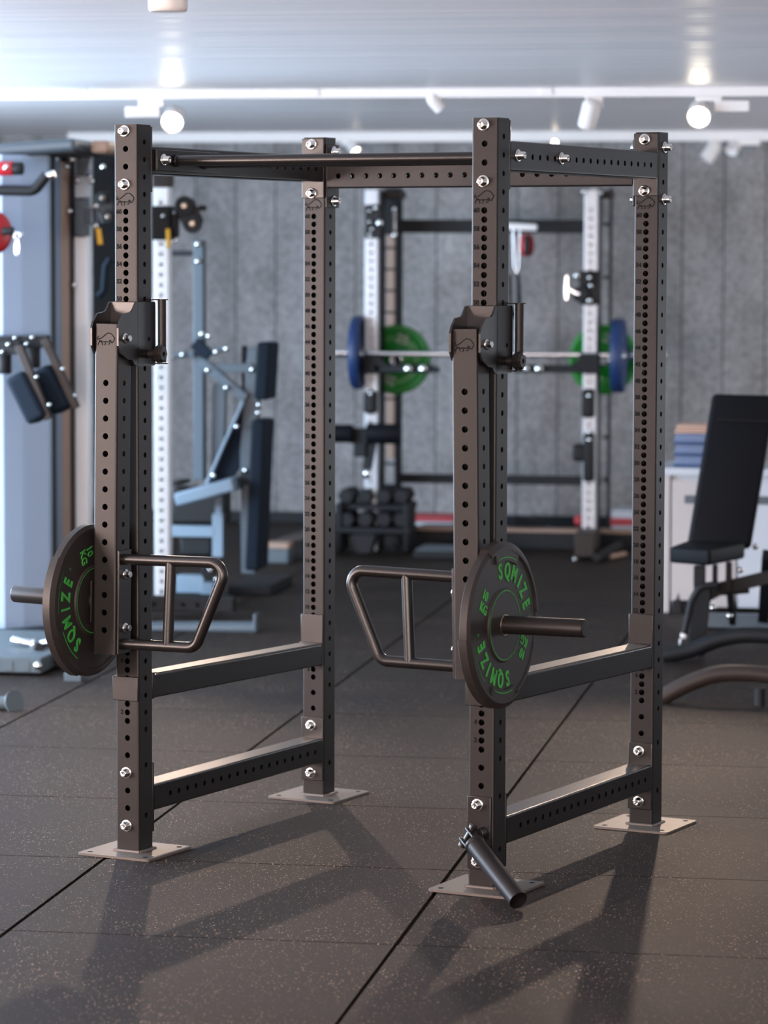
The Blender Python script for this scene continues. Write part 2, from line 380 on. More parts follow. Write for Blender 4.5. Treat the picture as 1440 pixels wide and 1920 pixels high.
# ------------------------------------------------------------------ room
RX0, RX1, RY0, RY1, CH = -5.0, 6.0, -12.6, 11.45, 2.48
TX, TY = -1.0119, -1.0929          # a corner of the mat grid
def room():
    mb = MB(); g = .0035; i0 = int((RX0-TX)//1); j0 = int((RY0-TY)//1)
    x = TX+i0
    while x < RX1:
        y = TY+j0
        while y < RY1:
            x0, x1, y0, y1 = max(x, RX0), min(x+1, RX1), max(y, RY0), min(y+1, RY1)
            if x1-x0 > .01 and y1-y0 > .01:
                jx = random.uniform(-.0008, .0008)
                gx = g+.0022*((i0+int(round(x-TX-i0))) % 1 == 0)
                c = [(x0+gx+jx, y0+.003), (x1-gx+jx, y0+.003), (x1-gx+jx, y1-.003), (x0+gx+jx, y1-.003)]
                mb.add([(a, b, 0) for a, b in c]+[(a, b, -.012) for a, b in c], [(0, 1, 2, 3), (0, 4, 5, 1), (1, 5, 6, 2), (2, 6, 7, 3), (3, 7, 4, 0)])
            y += 1
        x += 1
    mb.add([(RX0, RY0, -.010), (RX1, RY0, -.010), (RX1, RY1, -.010), (RX0, RY1, -.010)], [(0, 1, 2, 3)], 1)
    tag(mb.build('floor', [M['floor'], M['joint']]), kind='structure')
    mb = MB(); box(mb, (RX0, RY0, CH), (RX1, RY1, CH+.1)); tag(mb.build('ceiling', M['ceiling']), kind='structure')
    # back wall: grooved panels .26 m wide
    mb = MB(); xs = []; x = -2.046-.26*12
    while x < RX1+.3: xs.append(x); x += .2600
    for a, b_ in zip(xs, xs[1:]):
        a_, c_ = max(a+.004, RX0), min(b_-.004, RX1)
        if c_ > a_: mb.add([(a_, RY1, 0), (c_, RY1, 0), (c_, RY1, CH), (a_, RY1, CH)], [(0, 1, 2, 3)])
    mb.add([(RX0, RY1+.006, 0), (RX1, RY1+.006, 0), (RX1, RY1+.006, CH), (RX0, RY1+.006, CH)], [(0, 1, 2, 3)], 1)
    box(mb, (RX0, RY1+.01, 0), (RX1, RY1+.12, CH), 1)
    tag(mb.build('wall_back', [M['wall'], M['groove']]), kind='structure')
    mb = MB(); box(mb, (RX0-.1, RY0, 0), (RX0, RY1, .45)); box(mb, (RX0-.1, RY0, 2.25), (RX0, RY1, CH)); box(mb, (RX0-.1, RY0, .45), (RX0, -4.75, 2.25)); box(mb, (RX0-.1, -1.85, .45), (RX0, -.4, 2.25)); box(mb, (RX0-.1, 9.6, .45), (RX0, RY1, 2.25))
    tag(mb.build('wall_left', M['plaster']), kind='structure')
    mb = MB()
    for y in (-.4, 1.6, 3.6, 5.6, 7.6, 9.56): box(mb, (RX0-.06, y, .45), (RX0-.01, y+.05, 2.25))
    for z in (.45, 2.2): box(mb, (RX0-.06, -.4, z), (RX0-.01, 9.6, z+.05))
    tag(mb.build('window_1', M['white']), kind='structure')
    mb = MB()
    for y in (6.4, 8.38, 10.35): box(mb, (RX1+.01, y, .4), (RX1+.06, y+.05, 1.6))
    for z in (.4, 1.55): box(mb, (RX1+.01, 6.4, z), (RX1+.06, 10.4, z+.05))
    tag(mb.build('fill_window_right', M['white']), kind='structure')  # unseen window, added to go with the fill on the back wall
    mb = MB()
    for y in (-4.75, -3.3, -1.9): box(mb, (RX0-.06, y, .45), (RX0-.01, y+.05, 2.25))
    for z in (.45, 2.2): box(mb, (RX0-.06, -4.75, z), (RX0-.01, -1.85, z+.05))
    tag(mb.build('fill_window_left', M['white']), kind='structure')  # unseen window, added round the warm fill on the left
    mb = MB(); box(mb, (RX1, RY0, 0), (RX1+.1, 6.4, CH)); box(mb, (RX1, 10.4, 0), (RX1+.1, RY1, CH)); box(mb, (RX1, 6.4, 0), (RX1+.1, 10.4, .4)); box(mb, (RX1, 6.4, 1.6), (RX1+.1, 10.4, CH)); tag(mb.build('wall_right', M['plaster']), kind='structure')
    mb = MB(); box(mb, (RX0, RY0-.1, 0), (RX1, RY0, CH)); tag(mb.build('wall_front', M['plaster']), kind='structure')
    mb = MB(); box(mb, (RX0, RY1-.02, 0), (RX1, RY1-.0005, .07)); tag(mb.build('baseboard_back', M['darkframe']), kind='structure')
room()

# ------------------------------------------------------------------ power rack (rack frame: X right, Y back)
PHI = -0.31965
S = .0767; WD = 1.1259; DP = 1.1058; HT = 2.084
PZ = .007
BISON = [smooth_line([(490, 490), (430, 580), (445, 625), (510, 612), (620, 560), (720, 480), (820, 395), (900, 352), (970, 352), (1060, 390), (1120, 465), (1180, 535), (1198, 590), (1165, 660), (1105, 760), (1055, 752), (1035, 700), (1000, 655), (965, 690), (995, 750), (950, 830), (890, 822)]),
         smooth_line([(970, 725), (860, 735), (760, 725), (640, 738), (590, 690), (545, 735), (515, 650)]),
         smooth_line([(520, 720), (480, 800), (458, 885)]), smooth_line([(600, 700), (635, 800), (665, 885)]), smooth_line([(755, 740), (785, 790), (755, 890)])]
def bison(mb, X, k=1.0, mi=0):
    """outline of a charging bison, centred on the origin of X (local x right, y up)"""
    for ln in BISON: stroke(mb, [((x-815)*.0000740*k, (620-y)*.0000640*k) for x, y in ln], .0027*k, X, mi)
FRONT = lambda x, y, z: Matrix(((1, 0, 0, x), (0, 0, -1, y), (0, 1, 0, z), (0, 0, 0, 1)))     # local xy on a face looking to -Y

def bolt_mb(stick=.021, washer=.0172, head=.0104, socket=True):
    mb = MB(); X = frame((0, 0, 0), (0, 0, 1))
    lathe(mb, [(washer, 0), (washer, .0018), (washer*.93, .0026), (head*1.05, .0026)], 24, X)
    lathe(mb, [(head*1.22, .0026), (head*1.22, .0058), (head, .007), (head, stick-.002), (head*.86, stick), (head*.5, stick), (head*.42, stick-.004)], 20, X, caps=True)
    return mb
def hexbolt_mb(stick=.016, washer=.0150, head=.0105):
    mb = MB(); lathe(mb, [(washer, 0), (washer, .002), (head, .003)], 24)
    lathe(mb, [(head, .003), (head, stick-.002), (head*.85, stick)], 6, smooth=False); return mb
_bolt = {}
def put_bolt(parent, p, n, kind='socket', label=None):
    if kind not in _bolt:
        _bolt[kind] = (bolt_mb() if kind == 'socket' else hexbolt_mb()).build('bolt', M['zinc'])
        o = _bolt[kind]
    else:
        o = _bolt[kind].copy(); COL.objects.link(o)
    o.parent = parent; o.matrix_local = frame(p, n); return o

NUMBERED = [(1.838-(60-k)*.02462, .0088, k) for k in range(60, 0, -1)]
WIDE = [.336, .286, .235, .184, .133, .082]
def upright(rack, x, y, front_bolts, skip=(0, 0), extra=None, sidebolts=()):
    mb = MB()
    fr = [(z-PZ, .0088) for z, r, k in NUMBERED]+[(z-PZ, .0086) for z in WIDE]+[(z-PZ, .0086) for z in (2.015, 1.965)]
    side = [(1.838+.0493*k-PZ, .0078) for k in (4, 3, 2, 1)]+[(1.838-.0493*k-PZ, .0078) for k in range(0, 31)]+[(.256-PZ, .0078), (.110-PZ, .0078)]
    X = T(x+S/2, y+S/2, PZ)
    holed_tube(mb, X, S, S, HT-PZ, .006, {'-y': fr, '+x': side, '-x': side, '+y': fr})
    nb = mb
    for z, r, k in NUMBERED:
        if k % 2 == 0: text(nb, str(k), .0172, FRONT(x+.0160 if k > 9 else x+.0208, y-.0006, z), .0008, 2)
    bison(nb, FRONT(x+.0375, y-.0006, 1.873), 1.0, 2)
    o = mb.build('upright', [M['coat'], M['inside'], M['ink']], rack)
    bp = MB(); c = .121
    cx, cy = x+S/2, y+S/2
    poly = []
    for sx, sy in ((1, 1), (-1, 1), (-1, -1), (1, -1)):
        for i in range(5):
            a = math.atan2(sy, sx)-math.pi/4+math.pi/2*i/4
            poly.append((cx+sx*(c-.012)+.012*math.cos(a), cy+sy*(c-.012)+.012*math.sin(a)))
    prism(bp, poly, .0004, PZ)
    for sx in (-1, 1):
        for sy in (-1, 1): lathe(bp, [(.0085, PZ+.0003), (.0, PZ+.0003)], 16, T(cx+sx*.093, cy+sy*.093, 0), 1, caps=False)
    # weld bead round the foot
    w = .004
    for a, b in (((x-w, y-w), (x+S+w, y-w)), ((x+S+w, y-w), (x+S+w, y+S+w)), ((x+S+w, y+S+w), (x-w, y+S+w)), ((x-w, y+S+w), (x-w, y-w))):
        sweep(bp, [(a[0], a[1], PZ+.001), (b[0], b[1], PZ+.001)], .0055, 8)
    bp.build('base_plate', [M['plate_steel'], M['inside']], o)
    for z in front_bolts: put_bolt(o, (x+S/2-.003, y-(.0085 if extra else 0.0005), z), (0, -1, 0))
    for z, yy, off in sidebolts: put_bolt(o, (x+S+off, yy, z), (1, 0, 0))
    return o

rack = empty('power_rack', (0, 0, 0), PHI)
tag(rack, 'dark graphite four-post power rack standing on tan-flecked rubber mats', 'power rack')
upright(rack, 0, 0, (2.065, 1.915, .235, .082))
uRF = upright(rack, WD, 0, (2.065, 1.915))
upright(rack, 0, DP, (2.062, 1.910, .232, .080), extra=True, sidebolts=((2.040, DP+.045, .0085), (1.886, DP+.045, .0085)))
upright(rack, WD, DP, (2.062, 1.910, .232, .080), extra=True, sidebolts=((2.040, DP+.045, .0005), (1.886, DP+.045, .0005)))

FT = .008
def flange(mb, face, u, v0, v1, z0, z1):
    if face == 'y': box(mb, (u[0], v0, z0), (u[1], v1, z1), bev=.003)
def side_beam(x, zc, h, z_bolts, holes=True, front_flange=True, name='side_crossmember', flz=(1.893, 2.084)):
    """box beam from the front post to the rear post at x..x+S with end flanges"""
    mb = MB(); y0 = S+FT; y1 = DP-FT; L = y1-y0
    hl = [(yy-y0, .0078) for yy in [.174+.0487*k for k in range(19)]] if holes else []
    hl = [t for t in hl if 0.02 < t[0] < L-.02]
    X = Matrix(((1, 0, 0, x+S/2), (0, 0, 1, y0), (0, -1, 0, zc), (0, 0, 0, 1)))
    holed_tube(mb, X, S-.001, h, L, .005, {'+x': hl, '-x': hl}, caps=(False, False))
    box(mb, (x+.0008, S+.0005, flz[0]), (x+S-.0008, S+FT, flz[1]), bev=.002)
    box(mb, (x-.0006, DP-FT, flz[0]), (x+S+.0006, DP-.0005, flz[1]), bev=.002)
    return mb.build(name, [M['coat2'], M['inside']], rack)
top_l = side_beam(0, 1.985, .080, None, flz=(1.895, 2.080))
top_r = side_beam(WD, 1.985, .080, None, flz=(1.895, 2.080))
low_l = side_beam(0, .155, .076, None, name='lower_crossmember', flz=(.056, .258))
low_r = side_beam(WD, .155, .076, None, name='lower_crossmember', flz=(.056, .258))
# rear crossmember
mb = MB(); x0, x1 = S+FT, WD-FT
hl = [(.0400+.0487*k, .0086) for k in range(21)]; hl = [t for t in hl if t[0] < x1-x0-.02]
X = Matrix(((0, 0, 1, x0), (1, 0, 0, DP+S/2), (0, 1, 0, 1.963), (0, 0, 0, 1)))
holed_tube(mb, X, S-.001, .074, x1-x0, .005, {'-x': hl, '+x': hl}, caps=(False, False))
box(mb, (S+.0005, DP+.002, 1.865), (S+FT, DP+S+.004, 2.062), bev=.002)
box(mb, (WD-FT, DP+.002, 1.865), (WD-.0005, DP+S+.004, 2.062), bev=.002)
o = mb.build('rear_crossmember', [M['coat'], M['inside']], rack)
for z in (2.040, 1.886): put_bolt(o, (WD-FT-.0005, DP+.045, z), (-1, 0, 0))
# twin pull-up bar with long flanges
mb = MB()
for yy, zz in ((.195, 1.986), (.352, 1.984)):
    cyl(mb, (S+.010, yy, zz), (WD-.010, yy, zz), .0150, 28)
    for xx, d in ((S+.010, 1), (WD-.010, -1)): cyl(mb, (xx-d*.001, yy, zz), (xx+d*.008, yy, zz), .0180, 28, bev=.002)
for xa, xb in ((S+.001, S+.010), (WD-.010, WD-.001)): box(mb, (xa, .092, 1.955), (xb, .445, 2.016), bev=.002)
pu = mb.build('pull_up_bar', M['coat2'], rack)
for yy in (.127, .410):
    put_bolt(pu, (S+.010, yy, 1.987), (1, 0, 0)); put_bolt(pu, (WD+S+.0005, yy, 1.987), (1, 0, 0))

# safety beams hooked between front and rear posts
def safety(x, zf, zr, label):
    t = empty('safety_beam'); t.parent = None
    e = MB(); zt0, zt1 = zf, zr
    a = Vector((x+S/2, S+.012, zt0-.0345)); b = Vector((x+S/2, DP-.012, zt1-.0345))
    m = frame(a, b-a, (1, 0, 0)); box(e, (-.0370, -.0335, 0), (.0370, .0335, (b-a).length), 0, m, .004)
    # hook brackets round the posts
    for (yy, z0, z1, sgn) in ((0, zt0-.066, zt0+.004, -1), (DP, zt1-.004, zt1+.093, -1)):
        pass
    box(e, (x-.0070, -.0075, zf-.068), (x+S+.001, -.0010, zf+.002), bev=.002)
    box(e, (x-.0072, -.0070, zf-.068), (x-.0012, S+.006, zf+.002), bev=.002)
    box(e, (x-.0072, S+.001, zf-.070), (x+S-.001, S+.014, zf+.006), bev=.002)
    box(e, (x-.0030, DP-.0075, zr-.002), (x+S-.001, DP-.0010, zr+.092), bev=.002)
    box(e, (x-.0030, DP-.0145, zr-.070), (x+S-.001, DP-.0010, zr+.004), bev=.002)
    cyl(e, (x+S/2, DP-.002, zr+.066), (x+S/2, DP+.02, zr+.066), .0072, 16)
    cyl(e, (x+S/2, S, zf-.04), (x+S/2, S+.004, zf-.04), .0075, 16)
    e.build('beam', M['coat2'], t)
    u = MB(); box(u, (-.0310, -.0335-.0035, .03), (.0310, -.0332, (b-a).length-.02), 0, m, .001)
    tag(u.build('protector_strip', M['uhmw'], t), 'scuffed brownish plastic strip on top')
    t.rotation_euler = (0, 0, PHI)
    return tag(t, label, 'safety bar', 'safety beams hooked between the rack posts')
safety(0, .512, .494, 'black safety beam with scuffed top between the left pair of rack posts')
safety(WD, .572, .555, 'black safety beam with scuffed top running behind the right weight plate')

# ------------------------------------------------------------------ lever arms
def lever_arm(x, side, label):
    """x = left edge of the post, side = -1 weight on the left, +1 weight on the right"""
    t = empty('lever_arm', (0, 0, 0), PHI)
    tag(t, label, 'lever arm', 'lever arms hanging on the front posts')
    br = MB(); px = .0085
    prof = [(-.012, 1.584), (.078, 1.584), (.083, 1.579), (.083, 1.408), (.078, 1.402), (-.012, 1.402), (-.030, 1.408), (-.042, 1.421), (-.066, 1.423), (-.100, 1.440), (-.115, 1.462), (-.115, 1.512), (-.106, 1.530), (-.084, 1.552), (-.048, 1.556), (-.038, 1.562), (-.022, 1.582)]
    # profile is (Y, Z); plates at both sides of the post
    Xp = lambda xx: Matrix(((0, 0, 1, xx), (1, 0, 0, 0), (0, 1, 0, 0), (0, 0, 0, 1)))
    prism(br, prof, 0, .006, Xp(x-.0085)); prism(br, prof, 0, .006, Xp(x+S+.0025))
    box(br, (x-.0085, -.0160, 1.404), (x+S+.0085, -.0095, 1.584), bev=.0015)
    lathe(br, [(.0062, .0003), (0, .0003)], 14, frame((x+S+.0086, .047, 1.478), (1, 0, 0)), 1, caps=False)
    bracket = br.build('mounting_bracket', [M['coat2'], M['inside']], t)
    put_bolt(bracket, (x+S+.0088, -.078, 1.483), (1, 0, 0), 'hex')
    rl = MB(); rx, ry = x+S+.020, .098
    cyl(rl, (rx, ry, 1.411), (rx, ry, 1.589), .0128, 24)
    for z in (1.4075, 1.5895):
        box(rl, (x-.004, .072, z-.0015), (rx+.004, ry+.014, z+.0015)); cyl(rl, (rx, ry, z-.0015), (rx, ry, z+.0015), .0185, 24)
    cyl(rl, (x-.020+.01, ry, 1.411), (x-.020+.01, ry, 1.589), .0128, 24)
    rl.build('guide_roller', M['coat'], bracket)
    kn = MB(); cyl(kn, (x+S+.008, .050, 1.436), (x+S+.034, .050, 1.436), .0125, 18)
    lathe(kn, [(.0, .030), (.019, .030), (.0245, .034), (.0245, .050), (.019, .056), (.007, .056), (.007, .050), (0, .050)], 8, frame((x+S, .050, 1.436), (1, 0, 0)), smooth=False)
    tag(kn.build('locking_knob', M['coat'], bracket), 'black lobed locking knob')
    # the arm itself hangs slightly tilted about its pivot
    dx = -.001 if side < 0 else -.0065
    tilt = .0128*(1 if side < 0 else -1)
    piv = Vector((x+S/2, -.066, 1.483))
    A = T(*piv) @ T(dx, 0, 0) @ Ry(tilt) @ T(*-piv)
    ar = MB(); z0 = .588; L = 1.523-z0; yc = -.0664
    hs = [(1.357-z0-.0500*k, .0090) for k in range(15)]
    hx = [(1.357-z0-.0500*k, .0078) for k in range(15)]
    holed_tube(ar, A @ T(x+S/2, yc, z0), S-.0015, S-.0015, L, .006, {'-y': hs, '+x': hx, '-x': hx}, caps=(True, True))
    arm = ar.build('arm_tube', [M['coat'], M['inside']], t)
    lg = MB(); bison(lg, A @ FRONT(x+S/2, yc-S/2+.0003, 1.480)); tag(lg.build('bison_mark', M['ink'], arm), 'black engraved bison outline')
    # handle on the inner side
    ins = -side; fx = x+S/2+ins*(S/2)
    hd = MB(); box(hd, tuple((fx, yc-.0315, .590)), (fx+ins*.0065, yc+.0335, .884), 0, A, .001)
    def H(u, z): return A @ Vector((fx+ins*u, yc, z))
    r = .0158
    path = fillet([H(.002, .858), H(.345, .867), H(.240, .622), H(.002, .617)], .036, 9)
    sweep(hd, path, r, 20)
    hp = MB(); cyl(hp, H(.158, .860), H(.150, .620), .0155, 20)
    hd.v += []; handle = hd.build('handle', M['coat2'], t)
    hp.build('handle_post', M['coat2'], handle)
    for z in (.815, .662):
        p = A @ Vector((fx+ins*.0068, yc+.004, z)); put_bolt(handle, p, (ins, 0, 0), 'hex')
    # sleeve on the outer side
    ox = x+S/2+side*(S/2); sz = .736
    sl = MB(); box(sl, (ox, yc-.045, sz-.06), (ox+side*.0045, yc+.045, sz+.06), 0, A, .001)
    a = A @ Vector((ox+side*.003, yc, sz)); b = A @ Vector((ox+side*.292, yc, sz))
    lathe(sl, [(.0245, 0), (.0245, (b-a).length-.004), (.0228, (b-a).length-.001), (.0205, (b-a).length)], 32, frame(a, b-a))
    sl.build('weight_sleeve', M['coat'], t)
    return A, ox, yc, sz, x
armL = lever_arm(0, -1, 'lever arm hanging on the front left rack post, its sleeve pointing left')
armR = lever_arm(WD, 1, 'lever arm hanging on the front right rack post, its sleeve pointing right')

def ring_strip(mb, r0, r1, a0, a1, x, X, mi=0, n=None, dx=.0006):
    n = n or max(4, int(abs(a1-a0)/4)); vs = []
    for i in range(n+1):
        a = math.radians(a0+(a1-a0)*i/n); c, s_ = math.sin(a), math.cos(a)
        vs += [(r0*c, r0*s_, x), (r1*c, r1*s_, x)]
    fs = [(2*i, 2*i+1, 2*i+3, 2*i+2) for i in range(n)]; fs = [f[::-1] for f in fs]
    mb.add(vs, fs, mi, False, X)
def weight_plate(arm, side, label, rot):
    A, ox, yc, sz, x = arm
    th = .042
    cx = ox+side*(.0155+th/2+(.0 if side < 0 else .004))
    t = empty('weight_plate', (0, 0, 0), PHI)
    tag(t, label, 'weight plate', 'bumper plates on the lever arms')
    c = A @ Vector((cx, yc, sz-.0012)); ax = (A.to_3x3() @ Vector((1, 0, 0)))
    # local frame: z = axis toward +X, x toward +Y (as seen from +X it points right), y up
    m = frame(c, ax, (0, 1, 0))
    body = MB(); R = .2180; h = th/2
    def side_prof(s):
        return [(.0262, s*(h-.004)), (.0262, s*(h-.002)), (.0262, s*(h-.002)), (.0965, s*(h-.002)), (.0965, s*(h-.002)), (.1005, s*(h-.0065)), (.1005, s*(h-.0065)), (.196, s*(h-.0065)), (.196, s*(h-.0065)), (.1965, s*(h-.0045)), (.1965, s*(h-.0045)), (.206, s*(h-.0045)), (.206, s*(h-.0045)), (R-.001, s*(h-.011)), (R-.001, s*(h-.011))]
    p = side_prof(1); q = side_prof(-1)[::-1]
    lathe(body, [(.0258, -h+.004)]+q[::-1][:0]+[(.0258, h-.004)], 40, m, caps=False)
    vs_prof = p + q
    lathe(body, vs_prof, 96, m, caps=False)
    # raised tread sectors over the lettering
    for k in (0, 180):
        n = 64; a0, a1 = rot+31+k-54, rot+31+k+54; vs = []
        pr = [(.199, h-.009), (.200, h-.0005), (.2085, h-.0005), (.2228, h-.0095), (.2228, -h+.0095), (.2085, -h+.0005), (.200, -h+.0005), (.199, -h+.009)]
        for i in range(n+1):
            a = math.radians(a0+(a1-a0)*i/n)
            for r_, z_ in pr: vs.append((r_*math.sin(a), r_*math.cos(a), z_))
        K = len(pr); fs = [(i*K+j, i*K+j+1, (i+1)*K+j+1, (i+1)*K+j) for i in range(n) for j in range(K-1)]
        body.add(vs, fs, 0, False, m); body.add(vs[:K], [list(range(K))], 0, False, m); body.add(vs[-K:], [list(range(K))[::-1]], 0, False, m)
    for k in (0, 180):                            # raised pads at the rim between the words
        n = 14; vs = []
        pr = [(.172, h-.008), (.172, h-.0015), (.206, h-.0015), (.206, h-.008)]
        for sg in (1, -1):
            vs = []
            for i in range(n+1):
                a = math.radians(rot+k-16+42*i/n)
                for r_, z_ in pr: vs.append((r_*math.sin(a), r_*math.cos(a), z_*sg))
            body.add(vs, [(i*4+j, i*4+j+1, i*4+j+5, i*4+j+4) for i in range(n) for j in range(3)]+[(0, 1, 2, 3), tuple(n*4+j for j in (3, 2, 1, 0))], 0, False, m)
    pl = body.build('plate_body', M['rubber'], t)
    bu = MB(); lathe(bu, [(.0255, -h+.001), (.0295, -h+.001), (.0295, h-.001), (.0255, h-.001), (.0255, -h+.001)], 40, m, caps=False)
    tag(bu.build('bushing', M['brass'], t), 'worn steel bushing ring')
    face = MB()
    for s in (1, -1):
        F = m if s > 0 else m @ Ry(math.pi)      # s<0: the face looking to -X, mirrored by turning round
        z1 = h-.0060; z2 = h-.0014
        # on the inner face angles run the other way round
        ro = rot if s > 0 else -rot
        for k in (0, 180):
            for i, ch in enumerate('SQMIZE'):
                a = ro-8+k+[0, 17, 34.5, 50, 63.5, 80][i]
                G = F @ Rz(-math.radians(a)) @ T(0, .1440, z1)
                text(face, ch, .060, G, .0012, extrude=.0016, sx=.70)
            G = F @ Rz(-math.radians(ro-59+k)) @ T(0, .138, z1) @ Rz(-math.radians(88))
            text(face, '10', .038, G @ T(-.004, .0175, 0), .0004, extrude=.0012, sx=.85)
            text(face, 'KG', .038, G @ T(.002, -.0175, 0), .0004, extrude=.0012, sx=.85)
            G = F @ Rz(-math.radians(ro+86+k)) @ T(0, .158, z1)
            text(face, 'R', .006, G, 0, extrude=.0005); ring_strip(face, .0038, .0045, 0, 360, z1+.0004, F @ Rz(-math.radians(ro+86+k)) @ T(0, .158, 0), 0, 16)
            ring_strip(face, .1815, .1828, ro+40+k, ro+78+k, z1, F)
            ring_strip(face, .1800, .1825, ro-13+k, ro+23+k, h-.0006, F)
        ring_strip(face, .0915, .0938, 0, 360, z2, F, 0, 90)
    tag(face.build('raised_lettering', M['green'], pl), 'green raised letters and rings')
    return t
weight_plate(armR, 1, 'black bumper plate with green lettering on the right lever arm, rod through its centre', 0)
weight_plate(armL, -1, 'black bumper plate with green lettering behind the left lever arm', 43)

# ------------------------------------------------------------------ landmine swivel tube
def landmine():
    t = empty('landmine_sleeve', (0, 0, 0), PHI)
    tag(t, 'short black swivel tube leaning from the front right post to the floor', 'landmine attachment')
    mb = MB()
    box(mb, (WD+.001, -.0085, .058), (WD+S-.0055, -.0008, .258), bev=.002)
    pc = Vector((WD+.046, -.030, .160))
    cyl(mb, (WD+.046, -.0085, .160), (WD+.046, -.036, .160), .0175, 22, bev=.002)
    cyl(mb, (WD+.046, -.036, .160), (WD+.046, -.040, .160), .010, 16)
    mb.build('wall_bracket', M['coat2'], t)
    fk = MB(); a = Vector((WD+.030, -.062, .158)); b = Vector((1.371, -.200, .0275)); d = (b-a).normalized()
    # fork: two ears round the swivel plus a cross bolt
    sidev = d.cross(Vector((0, -1, 0))).normalized(); upv = d.cross(sidev).normalized()
    for s_ in (-1, 1):
        m = frame(a+sidev*.017*s_-d*.012, d, sidev); box(fk, (-.004, -.015, 0), (.004, .015, .052), 0, m, .003)
    cyl(fk, a-sidev*.030, a+sidev*.030, .0085, 16); cyl(fk, a-sidev*.034, a-sidev*.026, .013, 6); cyl(fk, a+sidev*.026, a+sidev*.034, .013, 6)
    bar(fk, Vector((WD+.044, -.038, .160)), a, .018, .028)
    fk.build('swivel_fork', M['coat2'], t)
    tb = MB(); s0 = a+d*.034; L = (b-s0).length; m = frame(s0, d)
    lathe(tb, [(.012, 0), (.026, 0), (.0285, .002), (.0285, .010), (.0262, .012), (.0262, .012), (.0262, L), (.0262, L), (.0238, L), (.0238, L), (.0238, .04), (.0, .04)], 36, m, caps=False)
    tb.build('receiver_tube', M['coat'], t)
    put_bolt(t, (WD+S/2-.006, -.0088, .235), (0, -1, 0)); put_bolt(t, (WD+S/2-.006, -.0088, .080), (0, -1, 0))
landmine()

# ------------------------------------------------------------------ helpers for the room behind
def pb(mb, u0, v0, u1, v1, Y, dep, mi=0, bev=0.004):
    """box whose front face fills the pixel rectangle at room depth Y and that is dep deep"""
    a = at(u0, v1, Y); b = at(u1, v0, Y); a2 = at((u0+u1)/2, v1, Y)
    box(mb, (a.x, Y, a2.z), (b.x, Y+dep, b.z), mi, None, bev); return mb
def pbar(mb, p, q, w, dep, mi=0, bev=.004, dv=(0, -1, 0)):
    """square bar between two points given as (u, v, Y); w is the visible width in metres, dep the depth"""
    a, b = at(*p), at(*q); z = (b-a).normalized(); y = Vector((0, 1, 0)); x = y.cross(z).normalized()
    m = frame(a, z, x); box(mb, (-w/2, -dep/2, 0), (w/2, dep/2, (b-a).length), mi, m, bev); return mb
def pt(mb, pts, r, n=14, mi=0): return sweep(mb, [at(*p) for p in pts], r, n, mi)
def ball(mb, u, v, Y, r=.014, mi=0):
    c = at(u, v, Y); lathe(mb, [(0, -.012), (r, -.012), (r, -.003), (r*.85, .003), (r*.5, .007), (0, .008)], 14, frame(c, (0, -1, 0)), mi, caps=False); return mb
def bolts(parent, lst, r=.014):
    """each visible bolt head is a mesh of its own"""
    for u, v, Y in lst:
        mb = MB(); ball(mb, u, v, Y, r); mb.build('bolt', M['zinc'], parent)
def pdisc(mb, u, v, Y, r, th, n=40, mi=0, axis=(0, -1, 0), bev=.004):
    c = at(u, v, Y); ax = Vector(axis).normalized(); return cyl(mb, c-ax*th/2, c+ax*th/2, r, n, mi, bev)
def poly_plate(mb, pts, Y, dep, mi=0):
    """outline in pixels at depth Y, extruded backwards"""
    P = [at(u, v, Y) for u, v in pts]; n = len(P)
    vs = [tuple(p) for p in P]+[(p.x, p.y+dep, p.z) for p in P]
    fs = [list(range(n)), list(range(n, 2*n))[::-1]]+[(i, n+i, n+(i+1) % n, (i+1) % n) for i in range(n)]
    mb.add(vs, fs, mi); return mb
def thing(name, label, cat, loc, group=None):
    return tag(empty(name, (0, 0, 0)), label, cat, group)
def rebase(t, p):
    """move the thing's Empty to its base point p and keep its parts in place"""
    t.location = p
    for c in kids(t): c.matrix_parent_inverse = Matrix.Translation(-Vector(p)); 
    return t
# ------------------------------------------------------------------ holed post given by its pixel centre line
def post(name, uc, vt, vb, Y, m, parent, w=.076, pitch=.05, hr=.0095, zoff=.06, faces=('-y',)):
    a = at(uc, vt, Y); L = a.z-max(at(uc, vb, Y).z, .005); z0 = a.z-L
    h = [(z, hr) for z in [zoff+pitch*i for i in range(int((L-.08)/pitch))]]
    mb = MB(); holed_tube(mb, T(a.x, Y+w/2, z0), w, w, L, .006, {f: h for f in faces})
    return mb.build(name, [m, M['inside']], parent)

# ---------------------------------------------------------------- cable machine on the left
t = thing('cable_machine', 'tall pale blue-grey cable machine with a dark curved top at the left edge', 'cable machine', None)
mb = MB(); p = [at(-90, 700, 5.05), at(6, 700, 5.07), at(42, 700, 5.13), at(91, 700, 5.24)]
zt, zb = at(60, 290, 5.1).z, .035; n = len(p)
pl = [(q.x, q.y) for q in p]+[(p[-1].x, 5.29), (p[0].x, 5.29)]
prism(mb, pl, zb, zt); mb.build('front_shroud', M['panel'], t)
xr = p[-1].x
mb = MB(); box(mb, (p[0].x, 5.29, .0), (xr-.002, 5.38, zt), bev=.004); mb.build('shroud_edge', M['blackplastic'], t)
mb = MB(); box(mb, (p[0].x-.1, 5.02, 0), (xr+.02, 5.9, .035), bev=.01); mb.build('base', M['darkframe'], t)
mb = MB(); box(mb, (xr-.10, 5.385, .035), (xr, 5.475, zt), bev=.006); mb.build('frame_post', M['panel2'], t)
mb = MB(); box(mb, (xr-.2, 5.48, .035), (xr-.01, 5.66, zt-.02), bev=.003); tag(mb.build('weight_guard', M['tan'], t), 'tan guard panel')
mb = MB(); box(mb, (xr-.10, 5.665, .035), (xr+.0, 5.74, zt), bev=.006); mb.build('frame_post', M['brownframe'], t)
